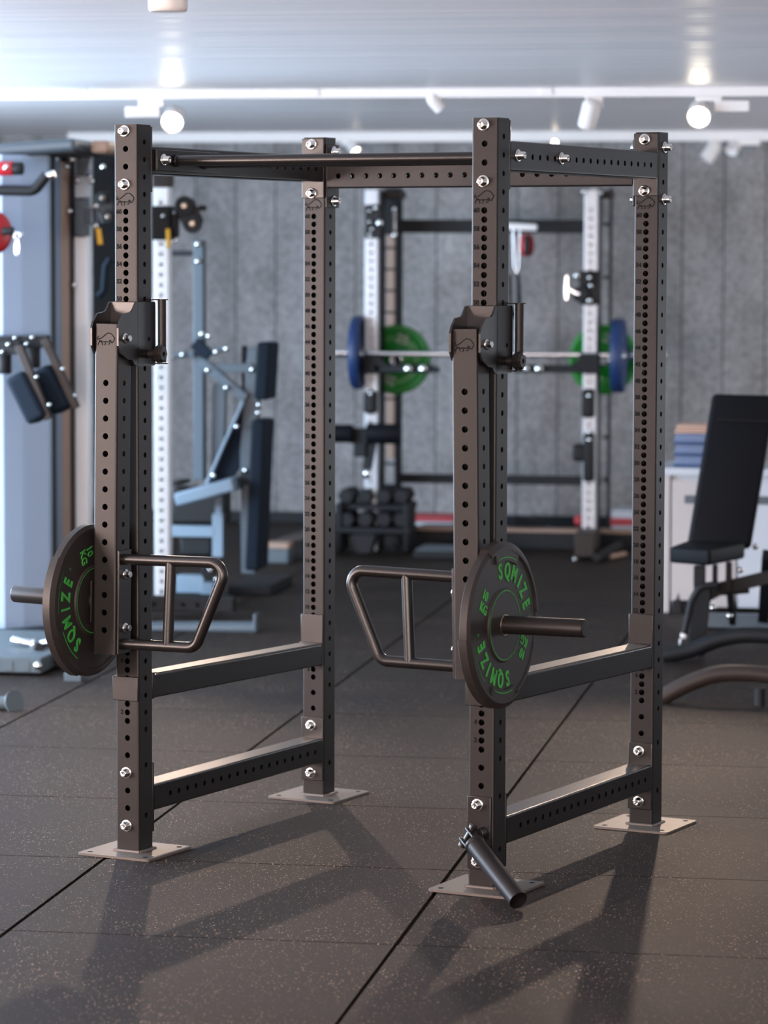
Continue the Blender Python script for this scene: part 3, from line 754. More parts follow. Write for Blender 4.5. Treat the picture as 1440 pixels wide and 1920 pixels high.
mb = MB(); pbar(mb, (-110, 296, 5.45), (172, 275, 5.45), .058, .62, bev=.02); mb.build('top_cover', M['bluegrey'], t)
mb = MB(); pbar(mb, (-100, 303, 5.43), (172, 286, 5.43), .018, .55, bev=.006); mb.build('top_cover_trim', M['blackplastic'], t)
mb = MB(); pb(mb, 168, 263, 203, 287, 5.30, .45, bev=.02); tag(mb.build('cover_end_cap', M['tan'], t), 'tan end cap')
mb = MB(); pb(mb, 142, 443, 164, 1155, 5.70, .075, bev=.006); mb.build('guide_post', M['lit_steel'], t)
mb = MB(); pb(mb, 142, 286, 160, 332, 5.70, .07, bev=.004); poly_plate(mb, [(158, 286), (173, 288), (160, 322)], 5.70, .01); mb.build('post_head', M['bluegrey'], t)
mb = MB(); pb(mb, 140, 330, 164, 371, 5.66, .09, bev=.008); mb.build('slide_block', M['white'], t)
cg = MB(); pb(cg, 139, 371, 159, 444, 5.66, .10, bev=.01)
for a_, b_ in (((158, 393), (182, 393)), ((158, 419), (182, 419)), ((168, 393), (168, 419)), ((182, 391), (182, 421))): pbar(cg, (*a_, 5.66), (*b_, 5.66), .009, .03, bev=.002)
cg = cg.build('carriage', M['bluegrey'], t)
mb = MB(); pbar(mb, (184, 428, 5.62), (188, 459, 5.62), .024, .02, bev=.006); tag(mb.build('lock_lever', M['yellow'], cg), 'yellow lever')
mb = MB(); pb(mb, 176, 288, 232, 1130, 6.15, .12, bev=.006); mb.build('rear_column', M['matte_black'], t)
mb = MB(); pbar(mb, (190, 362, 6.05), (206, 415, 6.05), .085, .014, bev=.006); pk = mb.build('pulley_plate', M['brownframe'], t)
for u, v in ((193, 371), (203, 406)):
    mb = MB(); pdisc(mb, u, v, 6.02, .032, .022, mi=0); pdisc(mb, u, v, 6.0, .012, .02, 20, 1); mb.build('pulley', [M['blackplastic'], M['brass']], pk)
mb = MB(); pt(mb, [(207, 485, 6.0), (198, 500, 6.0), (196, 530, 6.0), (195, 545, 6.0), (185, 556, 6.0)], .017); mb.build('hanging_handle', M['navyvinyl'], t)
mb = MB(); pt(mb, [(176, 290, 5.8), (177, 370, 5.9), (186, 396, 6.0)], .004, 8); mb.build('cable', M['blackplastic'], t)
bolts(t, [(102, 297, 5.4), (124, 312, 5.45), (133, 298, 5.5), (155, 293, 5.66), (144, 339, 5.62), (166, 332, 5.62), (170, 340, 5.62), (178, 387, 5.62), (178, 424, 5.62), (129, 396, 5.6), (193, 313, 6.1), (138, 535, 5.66)])

t = thing('grip_bar', 'red and black round grip at the top left edge', 'grip', None)
mb = MB(); cyl(mb, at(-40, 316, 4.95), at(25, 316, 4.95), .032, 24, bev=.003); mb.build('sleeve', M['red'], t)
mb = MB(); cyl(mb, at(25, 316, 4.95), at(43, 316, 4.95), .029, 24, bev=.006); mb.build('end_cap', M['blackplastic'], t)
bolts(t, [(11, 314, 4.915)], .014)
t = thing('bent_handlebar', 'bent black handlebar in front of the pale cable machine', 'handlebar', None)
mb = MB(); sweep(mb, fillet([at(-60, 356, 4.9), at(64, 358, 4.9), at(88, 328, 4.9)], .05), .0235, 18); mb.build('bar', M['blackplastic'], t)
mb = MB(); cyl(mb, at(84, 333, 4.9), at(103, 326, 4.9), .018, 18, bev=.004); tag(mb.build('end_fitting', M['chrome'], t), 'chrome end fitting')
t = thing('weight_ball', 'glossy red disc cut by the left edge of the picture', 'weight', None)
mb = MB(); c = at(-14, 436, 4.85); lathe(mb, [(0, -.03), (.07, -.028), (.094, -.012), (.097, 0), (.094, .012), (.07, .028), (0, .03)], 40, frame(c, (.7, -.7, 0)), caps=False); mb.build('disc', M['red'], t)
mb = MB(); cyl(mb, at(4, 434, 4.83), at(26, 433, 4.83), .018, 18, bev=.004); mb.build('stopper', M['blackplastic'], t)
t = thing('snap_hook', 'small chrome snap hook hanging beside the red disc', 'snap hook', None)
mb = MB(); pts = []
for i in range(17):
    a = 2*math.pi*i/16; q = at(32+3.6*math.cos(a), 464+15*math.sin(a), 4.83); pts.append(q)
sweep(mb, pts, .0035, 8, caps=False); mb.build('hook', M['chrome'], t)
mb = MB(); pts = [at(32+5*math.cos(2*math.pi*i/12), 442+7*math.sin(2*math.pi*i/12), 4.82) for i in range(13)]; sweep(mb, pts, .003, 8, caps=False); cyl(mb, at(24, 436, 4.83), at(44, 439, 4.83), .004, 10); mb.build('link', M['chrome'], t)

t = thing('knee_pad_arm', 'pair of dark blue pads on angled bars before the pale cable machine', 'pads', None)
mb = MB(); pbar(mb, (-80, 652, 4.8), (40, 652, 4.8), .058, .06); pbar(mb, (-80, 643, 4.95), (92, 640, 4.95), .055, .06); mb.build('cross_bar', M['darkframe'], t)
for (a_, b_, c_, d_, Yp) in (((36, 648), (91, 786), (33, 702), (77, 788), 4.72), ((84, 636), (143, 765), (80, 690), (121, 770), 4.86)):
    mb = MB(); pbar(mb, (*a_, Yp), (*b_, Yp), .034, .04, bev=.004); ba = mb.build('pad_bar', M['brownframe'], t)
    mb = MB(); pbar(mb, (*c_, Yp+.03), (*d_, Yp+.03), .095, .15, bev=.022); mb.build('pad', M['navyvinyl'], t)
for u, v in ((8, 683), (62, 672)):
    mb = MB(); cyl(mb, at(u, v-22, 4.95), at(u, v+18, 4.95), .033, 20, bev=.008); mb.build('bumper', M['blackplastic'], t)
bolts(t, [(4, 660, 4.75), (15, 646, 4.75), (50, 645, 4.9), (28, 634, 4.9), (60, 633, 4.9), (68, 707, 4.69), (92, 759, 4.69), (117, 692, 4.83), (140, 742, 4.83)], .010)

t = thing('foot_platform', 'low grey metal foot platform on the floor at the left edge', 'platform', None)
mb = MB(); a = at(78, 1268, 3.75); box(mb, (a.x-.6, 3.75, .01), (a.x, 4.7, .075), bev=.008)
for i in range(7): box(mb, (a.x-.5+.07*i, 3.747, .02), (a.x-.47+.07*i, 3.752, .06), bev=.001)
mb.build('plate', M['slate'], t)
mb = MB(); box(mb, (a.x, 3.95, .012), (a.x+.12, 4.03, .07), bev=.004); mb.build('side_bar', M['darkframe'], t)
mb = MB(); pb(mb, 120, 1262, 152, 1279, 3.62, .06); mb.build('foot_block', M['slate'], t)
bolts(t, [(70, 1249, 3.74)], .018)
t = thing('chrome_handle', 'chrome handle lying on the grey foot platform', 'handle', None)
mb = MB(); cyl(mb, at(22, 1200, 4.1), at(60, 1207, 4.1), .018, 18, bev=.004); cyl(mb, at(60, 1207, 4.1), at(66, 1209, 4.1), .024, 18, bev=.004); mb.build('grip', M['chrome'], t)
mb = MB(); cyl(mb, at(71, 1214, 4.12), at(74, 1214, 3.98), .022, 18, bev=.004); mb.build('joint', M['blackplastic'], t)
mb = MB(); cyl(mb, at(76, 1209, 4.1), at(100, 1203, 4.1), .018, 18, bev=.004); mb.build('stub', M['chrome'], t)
t = thing('capped_tube', 'grey tube with an oval end plate on the floor, lower left edge', 'tube', None)
mb = MB(); cyl(mb, at(-60, 1320, 2.78), at(18, 1318, 2.78), .026, 20); mb.build('tube', M['slate'], t)
mb = MB(); c = at(27, 1317, 2.78); lathe(mb, [(.052, -.003), (.052, .003)], 32, frame(c, (.80, -.62, .52)) @ Matrix.Diagonal((.8, 1, 1, 1))); mb.build('end_plate', M['slate'], t)

# ---------------------------------------------------------------- silver rack post behind the left front post
t = thing('cable_post', 'silver perforated post with black pulley carriage behind the left rack posts', 'cable post', None)
post('perforated_post', 301.5, 352, 1132, 6.45, M['lit_steel'], t, .074, .05)
mb = MB(); pb(mb, 286, 322, 318, 350, 6.45, .1); mb.build('top_bracket', M['brownframe'], t)
cg = MB(); pb(cg, 283, 386, 318, 450, 6.38, .17, bev=.008); pb(cg, 316, 400, 333, 444, 6.42, .05, bev=.006); cg = cg.build('carriage', M['blackplastic'], t)
mb = MB(); pbar(mb, (344, 380, 6.42), (365, 424, 6.42), .105, .014, bev=.03); pbar(mb, (318, 410, 6.46), (350, 402, 6.46), .03, .03); pk = mb.build('pulley_plate', M['brownframe'], t)
for u, v in ((346, 386), (361, 419)):
    mb = MB(); pdisc(mb, u, v, 6.39, .048, .022); pdisc(mb, u, v, 6.37, .014, .02, 20, 1); mb.build('pulley', [M['blackplastic'], M['brass']], pk)
mb = MB(); cyl(mb, at(372, 390, 6.42), at(387, 390, 6.42), .014, 14, bev=.004); mb.build('knob', M['blackplastic'], pk)
mb = MB(); pbar(mb, (315, 429, 6.34), (316, 465, 6.34), .020, .02, bev=.006); tag(mb.build('lock_lever', M['yellow'], cg), 'yellow lever')
mb = MB(); cyl(mb, at(322, 453, 6.4), at(333, 450, 6.4), .010, 12, bev=.002); mb.build('snap', M['chrome'], cg)
bolts(t, [(306, 405, 6.36), (326, 400, 6.4)], .010)
mb = MB(); box(mb, (at(300, 1135, 6.45).x-.05, 6.3, 0), (at(300, 1135, 6.45).x+.35, 6.55, .05), bev=.006); mb.build('base_bar', M['darkframe'], t)

# ---------------------------------------------------------------- grey lever machine
t = thing('chest_press_machine', 'blue-grey lever machine with upright back pad seen through the rack', 'exercise machine', None)
Y7 = 7.1
mb = MB(); pb(mb, 362, 450, 381, 900, Y7, .075, bev=.006); mb.build('main_post', M['bluegrey'], t)
mb = MB(); pb(mb, 318, 470, 384, 480, Y7+.08, .03); mb.build('cross_bar', M['darkframe'], t)
mb = MB(); pbar(mb, (384, 690, Y7-.02), (476, 690, Y7-.02), .045, .06); mb.build('upper_link', M['bluegrey'], t)
mb = MB(); pbar(mb, (378, 678, Y7-.04), (462, 748, Y7-.04), .05, .05); mb.build('diagonal_link', M['bluegrey'], t)
mb = MB(); pbar(mb, (413, 720, Y7+.1), (409, 905, Y7+.1), .065, .06); mb.build('inner_post', M['bluegrey'], t)
mb = MB(); pbar(mb, (457, 752, Y7-.06), (388, 908, Y7-.06), .014, .06, bev=.002); mb.build('gusset_edge', M['lightgrey'], t)
mb = MB(); poly_plate(mb, [(457, 757), (462, 860), (440, 893), (395, 905)], Y7-.03, .02); mb.build('gusset', M['navyvinyl'], t)
mb = MB(); pbar(mb, (481, 652, Y7), (466, 850, Y7), .075, .07); pbar(mb, (466, 845, Y7), (468, 1075, Y7), .072, .07); mb.build('back_frame', M['bluegrey'], t)
mb = MB(); pbar(mb, (503, 641, Y7-.02), (497, 748, Y7-.02), .070, .25, bev=.015); mb.build('upper_pad', M['navyvinyl'], t)
mb = MB(); pbar(mb, (493, 785, Y7-.02), (481, 1066, Y7-.02), .072, .26, bev=.015); mb.build('back_pad', M['navyvinyl'], t)
mb = MB(); pbar(mb, (340, 934, Y7-.1), (449, 905, Y7-.1), .066, .30, bev=.012); mb.build('seat_edge', M['lightgrey'], t)
mb = MB(); pb(mb, 449, 884, 476, 908, Y7-.08, .2, bev=.006); mb.build('seat_mount', M['darkframe'], t)
mb = MB(); pb(mb, 313, 987, 402, 1007, Y7-.05, .06); mb.build('lower_rail', M['lightgrey'], t)
mb = MB(); pb(mb, 398, 964, 418, 1045, Y7-.05, .06); pb(mb, 403, 930, 416, 966, Y7-.03, .04); mb.build('seat_post', M['lightgrey'], t)
mb = MB(); pb(mb, 335, 1003, 398, 1044, Y7-.02, .2, bev=.02); mb.build('weight_housing', M['blackplastic'], t)
mb = MB(); pb(mb, 330, 1080, 382, 1112, Y7-.25, .1); pb(mb, 376, 1094, 400, 1122, Y7-.3, .1); mb.build('foot_block', M['lightgrey'], t)
mb = MB(); pdisc(mb, 395, 1072, Y7-.35, .047, .03); pdisc(mb, 395, 1068, Y7-.37, .012, .03, 20, 1); mb.build('caster_wheel', [M['darkframe'], M['chrome']], t)
mb = MB(); pb(mb, 316, 905, 334, 912, Y7+.3, .3); pb(mb, 322, 916, 420, 984, Y7+.45, .2, bev=.02); mb.build('weight_stack', M['blackplastic'], t)
mb = MB(); pbar(mb, (365, 664, Y7-.03), (318, 668, Y7-.03), .03, .03); mb.build('grip_arm', M['bluegrey'], t)
mb = MB(); pbar(mb, (392, 661, Y7-.03), (426, 652, Y7-.03), .03, .03); mb.build('grip_arm', M['bluegrey'], t)
mb = MB(); pbar(mb, (456, 662, Y7+.05), (457, 745, Y7+.05), .018, .02); pb(mb, 452, 648, 463, 680, Y7+.04, .03, bev=.008); mb.build('adjuster', M['blackplastic'], t)
mb = MB(); pbar(mb, (365, 642, Y7-.03), (393, 668, Y7-.03), .06, .05); mb.build('pivot_block', M['navyvinyl'], t)
mb = MB(); box(mb, (at(478, 1060, Y7).x-.12, Y7-.1, 0), (at(478, 1060, Y7).x+.1, Y7+.5, .05), bev=.006); mb.build('rear_foot', M['darkframe'], t)
bolts(t, [(370, 458, Y7-.02), (370, 490, Y7-.02), (378, 626, Y7-.05), (391, 630, Y7-.05), (424, 654, Y7-.06), (405, 660, Y7-.06), (322, 671, Y7-.06), (342, 665, Y7-.06), (389, 694, Y7-.07), (424, 727, Y7-.08), (473, 693, Y7-.06), (485, 759, Y7-.05), (484, 774, Y7-.05), (444, 800, Y7-.1), (460, 882, Y7-.08), (400, 891, Y7-.1), (406, 1087, Y7-.4)], .014)

t = thing('floor_beam', 'long black perforated floor beam with a grey capped tube behind the left handle', 'machine base', None)
mb = MB(); a = at(436, 1160, 5.95); b0 = at(270, 1160, 5.95)
hl = [(.05+.07*i, .010) for i in range(int((a.x-b0.x)/.07)-1)]
holed_tube(mb, Matrix(((0, 0, 1, b0.x), (1, 0, 0, 5.99), (0, 1, 0, .062), (0, 0, 0, 1))), .08, .07, a.x-b0.x, .005, {'-x': hl}); mb.build('beam', [M['darkframe'], M['inside']], t)
mb = MB(); cyl(mb, at(280, 1178, 5.45), at(478, 1178, 5.45), .032, 20); mb.build('tube', M['bluegrey'], t)
mb = MB(); c = at(480, 1178, 5.45); box(mb, (c.x-.006, c.y-.04, .002), (c.x+.008, c.y+.04, .085), bev=.004); mb.build('end_plate', M['bluegrey'], t)

# ---------------------------------------------------------------- wall rack at the back
t = thing('wall_rack', 'tall rack with two silver perforated posts and black crossbeams before the grey wall', 'power rack', None)
YB = 9.55
post('perforated_post', 696.5, 356, 1034, YB, M['silver'], t, .080, .049)
post('perforated_post', 1108.5, 356, 1044, YB, M['silver'], t, .080, .049)
mb = MB(); pb(mb, 684, 357, 711, 1034, YB+.085, .24); pb(mb, 739, 352, 752, 1028, YB+.5, .08); pb(mb, 722, 352, 742, 440, YB+.5, .05); 
for v in (465, 505, 545, 586, 626, 667, 707, 748, 870, 910): pb(mb, 722, v-2, 742, v+2, YB+.5, .03, bev=.001)
mb.build('rear_post', M['darkframe'], t)
mb = MB(); pb(mb, 724, 440, 740, 860, YB+.62, .02); tag(mb.build('guard_strip', M['tan'], t), 'tan strip')
mb = MB(); pb(mb, 1096, 357, 1122, 1042, YB+.085, .24); pb(mb, 1137, 352, 1147, 1034, YB+.5, .08)
for v in (420, 520, 620, 720, 820, 900): pb(mb, 1131, v-3, 1141, v+3, YB+.5, .03, bev=.001)
mb.build('rear_post', M['darkframe'], t)
mb = MB(); pb(mb, 748, 412, 1096, 437, YB+.45, .08); mb.build('top_crossbeam', M['darkframe'], t)
mb = MB(); pb(mb, 745, 894, 1125, 908, YB+.45, .06); mb.build('middle_crossbeam', M['darkframe'], t)
mb = MB(); pb(mb, 711, 357, 752, 372, YB+.3, .2); pb(mb, 1123, 357, 1147, 372, YB+.3, .2); mb.build('top_plate', M['brownframe'], t)
for u0, u1, w0, w1, bl in ((680, 712, 700, 812, (765, 793)), (1086, 1124, 962, 1090, (985, 1011))):
    mb = MB(); pb(mb, u0, 664, u1, 701, YB-.08, .09); pb(mb, w0, 685, w1, 699, YB-.08, .07, bev=.006)
    if u0 == 680: poly_plate(mb, [(708, 668), (730, 690), (730, 699), (708, 699)], YB-.075, .05); pb(mb, 808, 689, 821, 699, YB-.10, .09)
    else: poly_plate(mb, [(1090, 668), (1068, 688), (1068, 699), (1090, 699)], YB-.075, .05)
    sa = mb.build('spotter_arm', M['darkframe'], t)
    for u in bl:
        mb = MB(); c = at(u, 692, YB-.10); lathe(mb, [(.026, 0), (.026, .008), (.019, .016), (0, .018)], 20, frame(c, (0, -1, 0)), caps=False); mb.build('bolt', M['zinc'], sa)
mb = MB(); pb(mb, 684, 384, 714, 447, YB-.05, .14, bev=.006); pk = mb.build('pulley_block', M['blackplastic'], t)
for u, v, r in ((704, 391, .014), (711, 418, .02), (693, 396, .012), (692, 416, .012), (697, 430, .012), (693, 441, .013), (739, 441, .016), (739, 392, .012)):
    mb = MB(); ball(mb, u, v, YB-.07, r); mb.build('bolt', M['zinc'], pk)
mb = MB(); pb(mb, 736, 394, 742, 438, YB+.4, .02); mb.build('chrome_rail', M['chrome'], t)
mb = MB(); pb(mb, 1086, 508, 1122, 572, YB-.06, .14, bev=.008); pdisc(mb, 1088, 552, YB-.08, .045, .03); pdisc(mb, 1098, 522, YB-.08, .04, .03); pk = mb.build('pulley_block', M['blackplastic'], t)
mb = MB(); pbar(mb, (1063, 516, YB-.1), (1062, 564, YB-.1), .022, .02, bev=.006); pbar(mb, (1062, 540, YB-.1), (1085, 552, YB-.1), .014, .014); mb.build('chrome_handle', M['chrome'], pk)
for u, v, r in ((1081, 517, .018), (1105, 521, .013), (1107, 536, .013), (1105, 564, .016), (1085, 551, .012), (1095, 360, .014), (1127, 362, .01)):
    mb = MB(); ball(mb, u, v, YB-.1, r); mb.build('bolt', M['zinc'], pk)
for u0, v0, u1, v1 in ((681, 733, 704, 776), (1090, 730, 1113, 784), (1073, 833, 1100, 866), (1092, 812, 1113, 904)):
    mb = MB(); pb(mb, u0, v0, u1, v1, YB-.07, .12, bev=.02); mb.build('clamp_block', M['blackplastic'], t)
bolts(t, [(1104, 742, YB-.09), (1104, 810, YB-.09), (1104, 825, YB-.09), (694, 738, YB-.09), (1080, 1010, YB-.2), (1078, 1049, YB-.4)], .014)
mb = MB(); a = at(750, 994, YB+.3); b0 = at(1195, 994, YB+.3); box(mb, (a.x, YB+.3, .0), (b0.x, YB+.42, a.z), bev=.005); mb.build('floor_beam', M['darkframe'], t)
mb = MB(); box(mb, (a.x, YB+.29, a.z), (b0.x, YB+.43, a.z+.02), bev=.004); tag(mb.build('floor_beam_cover', M['tan'], t), 'tan cover strip')
mb = MB(); pb(mb, 1076, 1000, 1115, 1046, YB-.35, .35, bev=.01); mb.build('foot', M['brownframe'], t)

def bumper(name, mat_, c, axis, r, th, label, group=None, txt=None):
    t = thing(name, label, 'weight plate', None, group); ax = Vector(axis).normalized(); m = frame(c, ax, (1, 0, 0) if abs(ax.x) < .5 else (0, 1, 0)); h = th/2
    mb = MB(); lathe(mb, [(.026, -h+.004), (.08, -h+.004), (.085, -h+.010), (r*.80, -h+.010), (r*.86, -h), (r-.008, -h), (r, -h+.008), (r, h-.008), (r-.008, h), (r*.86, h), (r*.80, h-.010), (.085, h-.010), (.08, h-.004), (.026, h-.004)], 56, m, caps=False)
    mb.build('disc', mat_, t)
    mb = MB(); lathe(mb, [(.0255, -h+.003), (.04, -h+.003), (.04, h-.003), (.0255, h-.003), (.0255, -h+.003)], 32, m, caps=False); tag(mb.build('hub', M['chrome'], t), 'steel hub')
    if txt:
        mb = MB()
        for k in (0, 180):
            # the face looks to -Y
            G = T(c.x, c.y-h+.009, c.z) @ Rx(math.pi/2) @ Rz(math.radians(k-18)) @ T(0, .125, 0); text(mb, txt, .075, G, .002)
        tag(mb.build('print', M['text_grey'], t), 'faded grey print')
    return t
bumper('weight_plate', M['greenrub'], at(743, 674, YB+.34), (0, -1, 0), .205, .05, 'green bumper plate facing the camera on the left of the wall rack', txt='25')
bumper('weight_plate', M['greenrub'], at(1131, 674, YB+.40), (0, -1, 0), .205, .05, 'green bumper plate facing the camera on the right of the wall rack', txt='25')
bumper('weight_plate', M['bluerub'], at(671, 661, YB-.03), (1, .0, 0), .213, .055, 'dark blue bumper plate on the left end of the far barbell')
bumper('weight_plate', M['bluerub'], at(1160, 667, YB-.03), (1, .0, 0), .213, .070, 'dark blue bumper plate on the right end of the far barbell')
t = thing('barbell', 'silver barbell resting across the wall rack', 'barbell', None)
mb = MB(); cyl(mb, at(684, 663, YB-.03), at(1147, 666, YB-.03), .0145, 16); mb.build('shaft', M['chrome'], t)
for a_, b_ in (((600, 662), (664, 662)), ((1166, 667), (1250, 667))):
    mb = MB(); cyl(mb, at(*a_, YB-.03), at(*b_, YB-.03), .0245, 20, bev=.003); mb.build('sleeve', M['chrome'], t)

t = thing('leg_roller', 'black foam leg roller on a bracket before the left silver post', 'foam roller', None)
mb = MB(); pb(mb, 656, 803, 692, 832, YB-.4, .06); pb(mb, 662, 830, 686, 857, YB-.4, .07, bev=.01); mb.build('bracket', M['darkframe'], t)
mb = MB(); cyl(mb, at(600, 813, YB-.42), at(662, 813, YB-.42), .052, 28, bev=.008); mb.build('roller', M['vinyl'], t)
mb = MB(); cyl(mb, at(688, 813, YB-.42), at(751, 814, YB-.42), .058, 28, bev=.008); mb.build('roller', M['vinyl'], t)
mb = MB(); pbar(mb, (697, 832, YB-.35), (688, 880, YB-.35), .05, .05); mb.build('leg', M['darkframe'], t)
mb = MB(); c = at(688, 888, YB-.4); lathe(mb, [(0, -.03), (.018, -.026), (.028, 0), (.018, .026), (0, .03)], 20, frame(c, (0, 0, 1)), caps=False); mb.build('pull_pin', M['chrome'], t)

t = thing('pulldown_grip', 'red and black cable grip hanging from the back rack crossbeam', 'grip', None)
mb = MB(); pbar(mb, (950, 424, YB+.2), (1008, 427, YB+.2), .04, .03, bev=.012); mb.build('bracket', M['white_metal'], t)
mb = MB(); c = at(988, 460, YB+.2); lathe(mb, [(0, -.066), (.028, -.060), (.040, -.03), (.042, 0), (.040, .03), (.028, .060), (0, .066)], 24, frame(c, (0, 0, 1)), caps=False); gr = mb.build('grip', M['red'], t)
mb = MB(); pbar(mb, (988, 441, YB+.15), (988, 479, YB+.15), .035, .02, bev=.01); mb.build('core', M['blackplastic'], gr)
mb = MB(); pt(mb, [(962, 430, YB+.2), (964, 500, YB+.2), (969, 512, YB+.2)], .004, 8); pt(mb, [(975, 430, YB+.2), (972, 500, YB+.2), (969, 512, YB+.2)], .004, 8); mb.build('wire', M['chrome'], t)
t = thing('strap', 'black hanging strap loop below the back rack crossbeam', 'strap', None)
mb = MB(); pbar(mb, (955, 514, YB+.2), (958, 590, YB+.2), .02, .01); pbar(mb, (972, 514, YB+.2), (975, 580, YB+.2), .02, .01); pbar(mb, (974, 575, YB+.2), (970, 598, YB+.2), .04, .012); pbar(mb, (958, 585, YB+.2), (970, 598, YB+.2), .03, .012); mb.build('webbing', M['vinyl'], t)

# dumbbell rack lower left of the wall rack
t = thing('dumbbell_rack', 'low dark two-tier dumbbell rack against the foot of the wall rack', 'dumbbell rack', None)
Yd = YB-.25
for v0, v1, dy in ((948, 956, .12), (992, 1000, 0)):
    mb = MB(); pb(mb, 628, v0, 768, v1, Yd+dy, .3); mb.build('shelf', M['darkframe'], t)
for u in (634, 760):
    mb = MB(); pb(mb, u-5, 945, u+5, 1034, Yd+.05, .3); mb.build('side_frame', M['darkframe'], t)
mb = MB(); pb(mb, 628, 998, 768, 1004, Yd+.26, .03); mb.build('rear_rail', M['darkframe'], t)
k = 0
for row, v, dy, us in (('upper', 936, .14, (649, 684, 719, 752)), ('lower', 980, .02, (649, 684, 719, 752))):
    for u in us:
        nm = ('first', 'second', 'third', 'fourth')[us.index(u)]
        d = thing('dumbbell', 'black hexagonal dumbbell, %s from the left on the %s shelf' % (nm, row), 'dumbbell', None, 'dumbbells on the low rack')
        c = at(u, v+2, Yd+dy+.05); c.z = at(u, 948 if row == 'upper' else 992, Yd+dy).z+.049
        for s_, nn in ((0, 'head'), (1, 'head')):
            mb = MB(); lathe(mb, [(.040, 0), (.050, .010), (.050, .060), (.040, .070)], 6, frame(c+Vector((0, s_*.17, 0)), (0, 1, 0), (1, 0, 0)), smooth=False); mb.build('head', M['blackplastic'], d)
        mb = MB(); cyl(mb, c+Vector((0, .06, 0)), c+Vector((0, .18, 0)), .016, 14); mb.build('handle', M['chrome'], d)
t = thing('rubber_hex_step', 'dark trapezoid foot block on the floor below the dumbbell rack', 'block', None)
mb = MB(); poly_plate(mb, [(660, 1003), (703, 1003), (693, 1036), (668, 1036)], Yd-.18, .16); mb.build('block', M['blackplastic'], t)
t = thing('storage_box', 'white box with a red lid on the floor by the wall', 'box', None)
mb = MB(); a = at(761, 990, 11.0); b0 = at(850, 979, 11.0); box(mb, (a.x, 11.0, .0), (b0.x, 11.3, b0.z), bev=.006); mb.build('body', M['white'], t)
mb = MB(); c = at(850, 969, 11.0); box(mb, (a.x-.005, 10.995, b0.z), (b0.x+.005, 11.3, c.z), bev=.008); tag(mb.build('lid', M['redband'], t), 'red lid')
t = thing('storage_box', 'white and red box half hidden behind the right rear rack post', 'box', None)
mb = MB(); a = at(1146, 985, 11.0); b0 = at(1215, 972, 11.0); box(mb, (a.x, 11.0, .0), (b0.x, 11.3, at(1146, 956, 11.0).z), bev=.006); mb.build('body', M['white'], t)
mb = MB(); box(mb, (a.x-.003, 10.99, at(1146, 985, 11).z), (b0.x, 10.998, at(1146, 971, 11).z)); tag(mb.build('band', M['redband'], t), 'red band')
t = thing('aerobic_step', 'low grey-topped black step platform near the wall rack', 'step platform', None)
mb = MB(); a = at(775, 1052, 9.1); b0 = at(846, 1052, 9.1); box(mb, (a.x, 9.1, .0), (b0.x+.3, 9.45, .045), bev=.008); mb.build('body', M['blackplastic'], t)
mb = MB(); box(mb, (a.x+.01, 9.11, .045), (b0.x+.29, 9.44, .055), bev=.003); mb.build('top', M['bluegrey'], t)
t = thing('aerobic_step', 'grey-topped step platform at the foot of the white box', 'step platform', None)
mb = MB(); a = at(776, 1016, 10.35); b0 = at(850, 1016, 10.35); box(mb, (a.x, 10.35, .0), (b0.x+.2, 10.7, .06), bev=.008); mb.build('body', M['blackplastic'], t)
mb = MB(); box(mb, (a.x+.01, 10.36, .06), (b0.x+.19, 10.69, .07), bev=.003); mb.build('top', M['bluegrey'], t)
t = thing('sports_shoe', 'black shoe standing on the beam before the wall, right of the lever arm', 'shoe', None)
mb = MB(); c = at(985, 990, YB+.36); z = c.z+.032
pr = [(-.055, 0), (.055, 0), (.052, .03), (.02, .042), (-.045, .058), (-.055, .05)]
prism(mb, pr, -.04, .04, Matrix(((1, 0, 0, c.x), (0, 0, -1, YB+.36), (0, 1, 0, at(985, 994, YB+.3).z+.021), (0, 0, 0, 1)))); mb.build('shoe_body', M['vinyl'], t)
t = thing('mini_ball', 'small dull red ball by the foot of the right silver post', 'ball', None)
mb = MB(); c = at(1086, 979, YB+.36); c.z = at(1086, 994, YB+.3).z+.021+.032
lathe(mb, [(.032*math.sin(math.pi*i/12), -.032*math.cos(math.pi*i/12)) for i in range(13)], 20, T(*c), caps=False); mb.build('ball_body', M['redband'], t)
t = thing('handle_attachment', 'pink-grey short bar on the floor right of the wall rack foot', 'bar', None)
mb = MB(); a = fl(1143, 1044, .014); b0 = fl(1172, 1038, .014); cyl(mb, a, b0, .013, 14, bev=.003); mb.build('grip', M['tan'], t)
mb = MB(); cyl(mb, fl(1118, 1046, .03), fl(1160, 1030, .03)+Vector((0, 0, .02)), .028, 16, bev=.006); mb.build('sleeve', M['blackplastic'], t)
t = thing('low_bench', 'low dark bench with pale pads beyond the left rear post', 'bench', None)
mb = MB(); pbar(mb, (520, 1018, 9.0), (585, 1000, 9.0), .05, .25, bev=.012); mb.build('seat', M['brownframe'], t)
for u in (528, 576): 
    mb = MB(); a = at(u, 1015, 9.0); box(mb, (a.x-.02, 9.0, 0), (a.x+.02, 9.2, a.z-.0), bev=.004); mb.build('leg', M['darkframe'], t)
t = thing('plate_storage_box', 'grey crate with pale printed side on the floor behind the machine', 'crate', None)
mb = MB(); a = at(494, 1052, 8.7); b0 = at(540, 1030, 8.7); box(mb, (a.x, 8.7, 0), (b0.x, 8.86, b0.z), bev=.006); mb.build('body', M['bluegrey'], t)
mb = MB(); box(mb, (a.x, 8.72, b0.z), (b0.x, 8.85, at(500, 1018, 8.7).z), bev=.006); tag(mb.build('lid', M['tan'], t), 'tan lid')

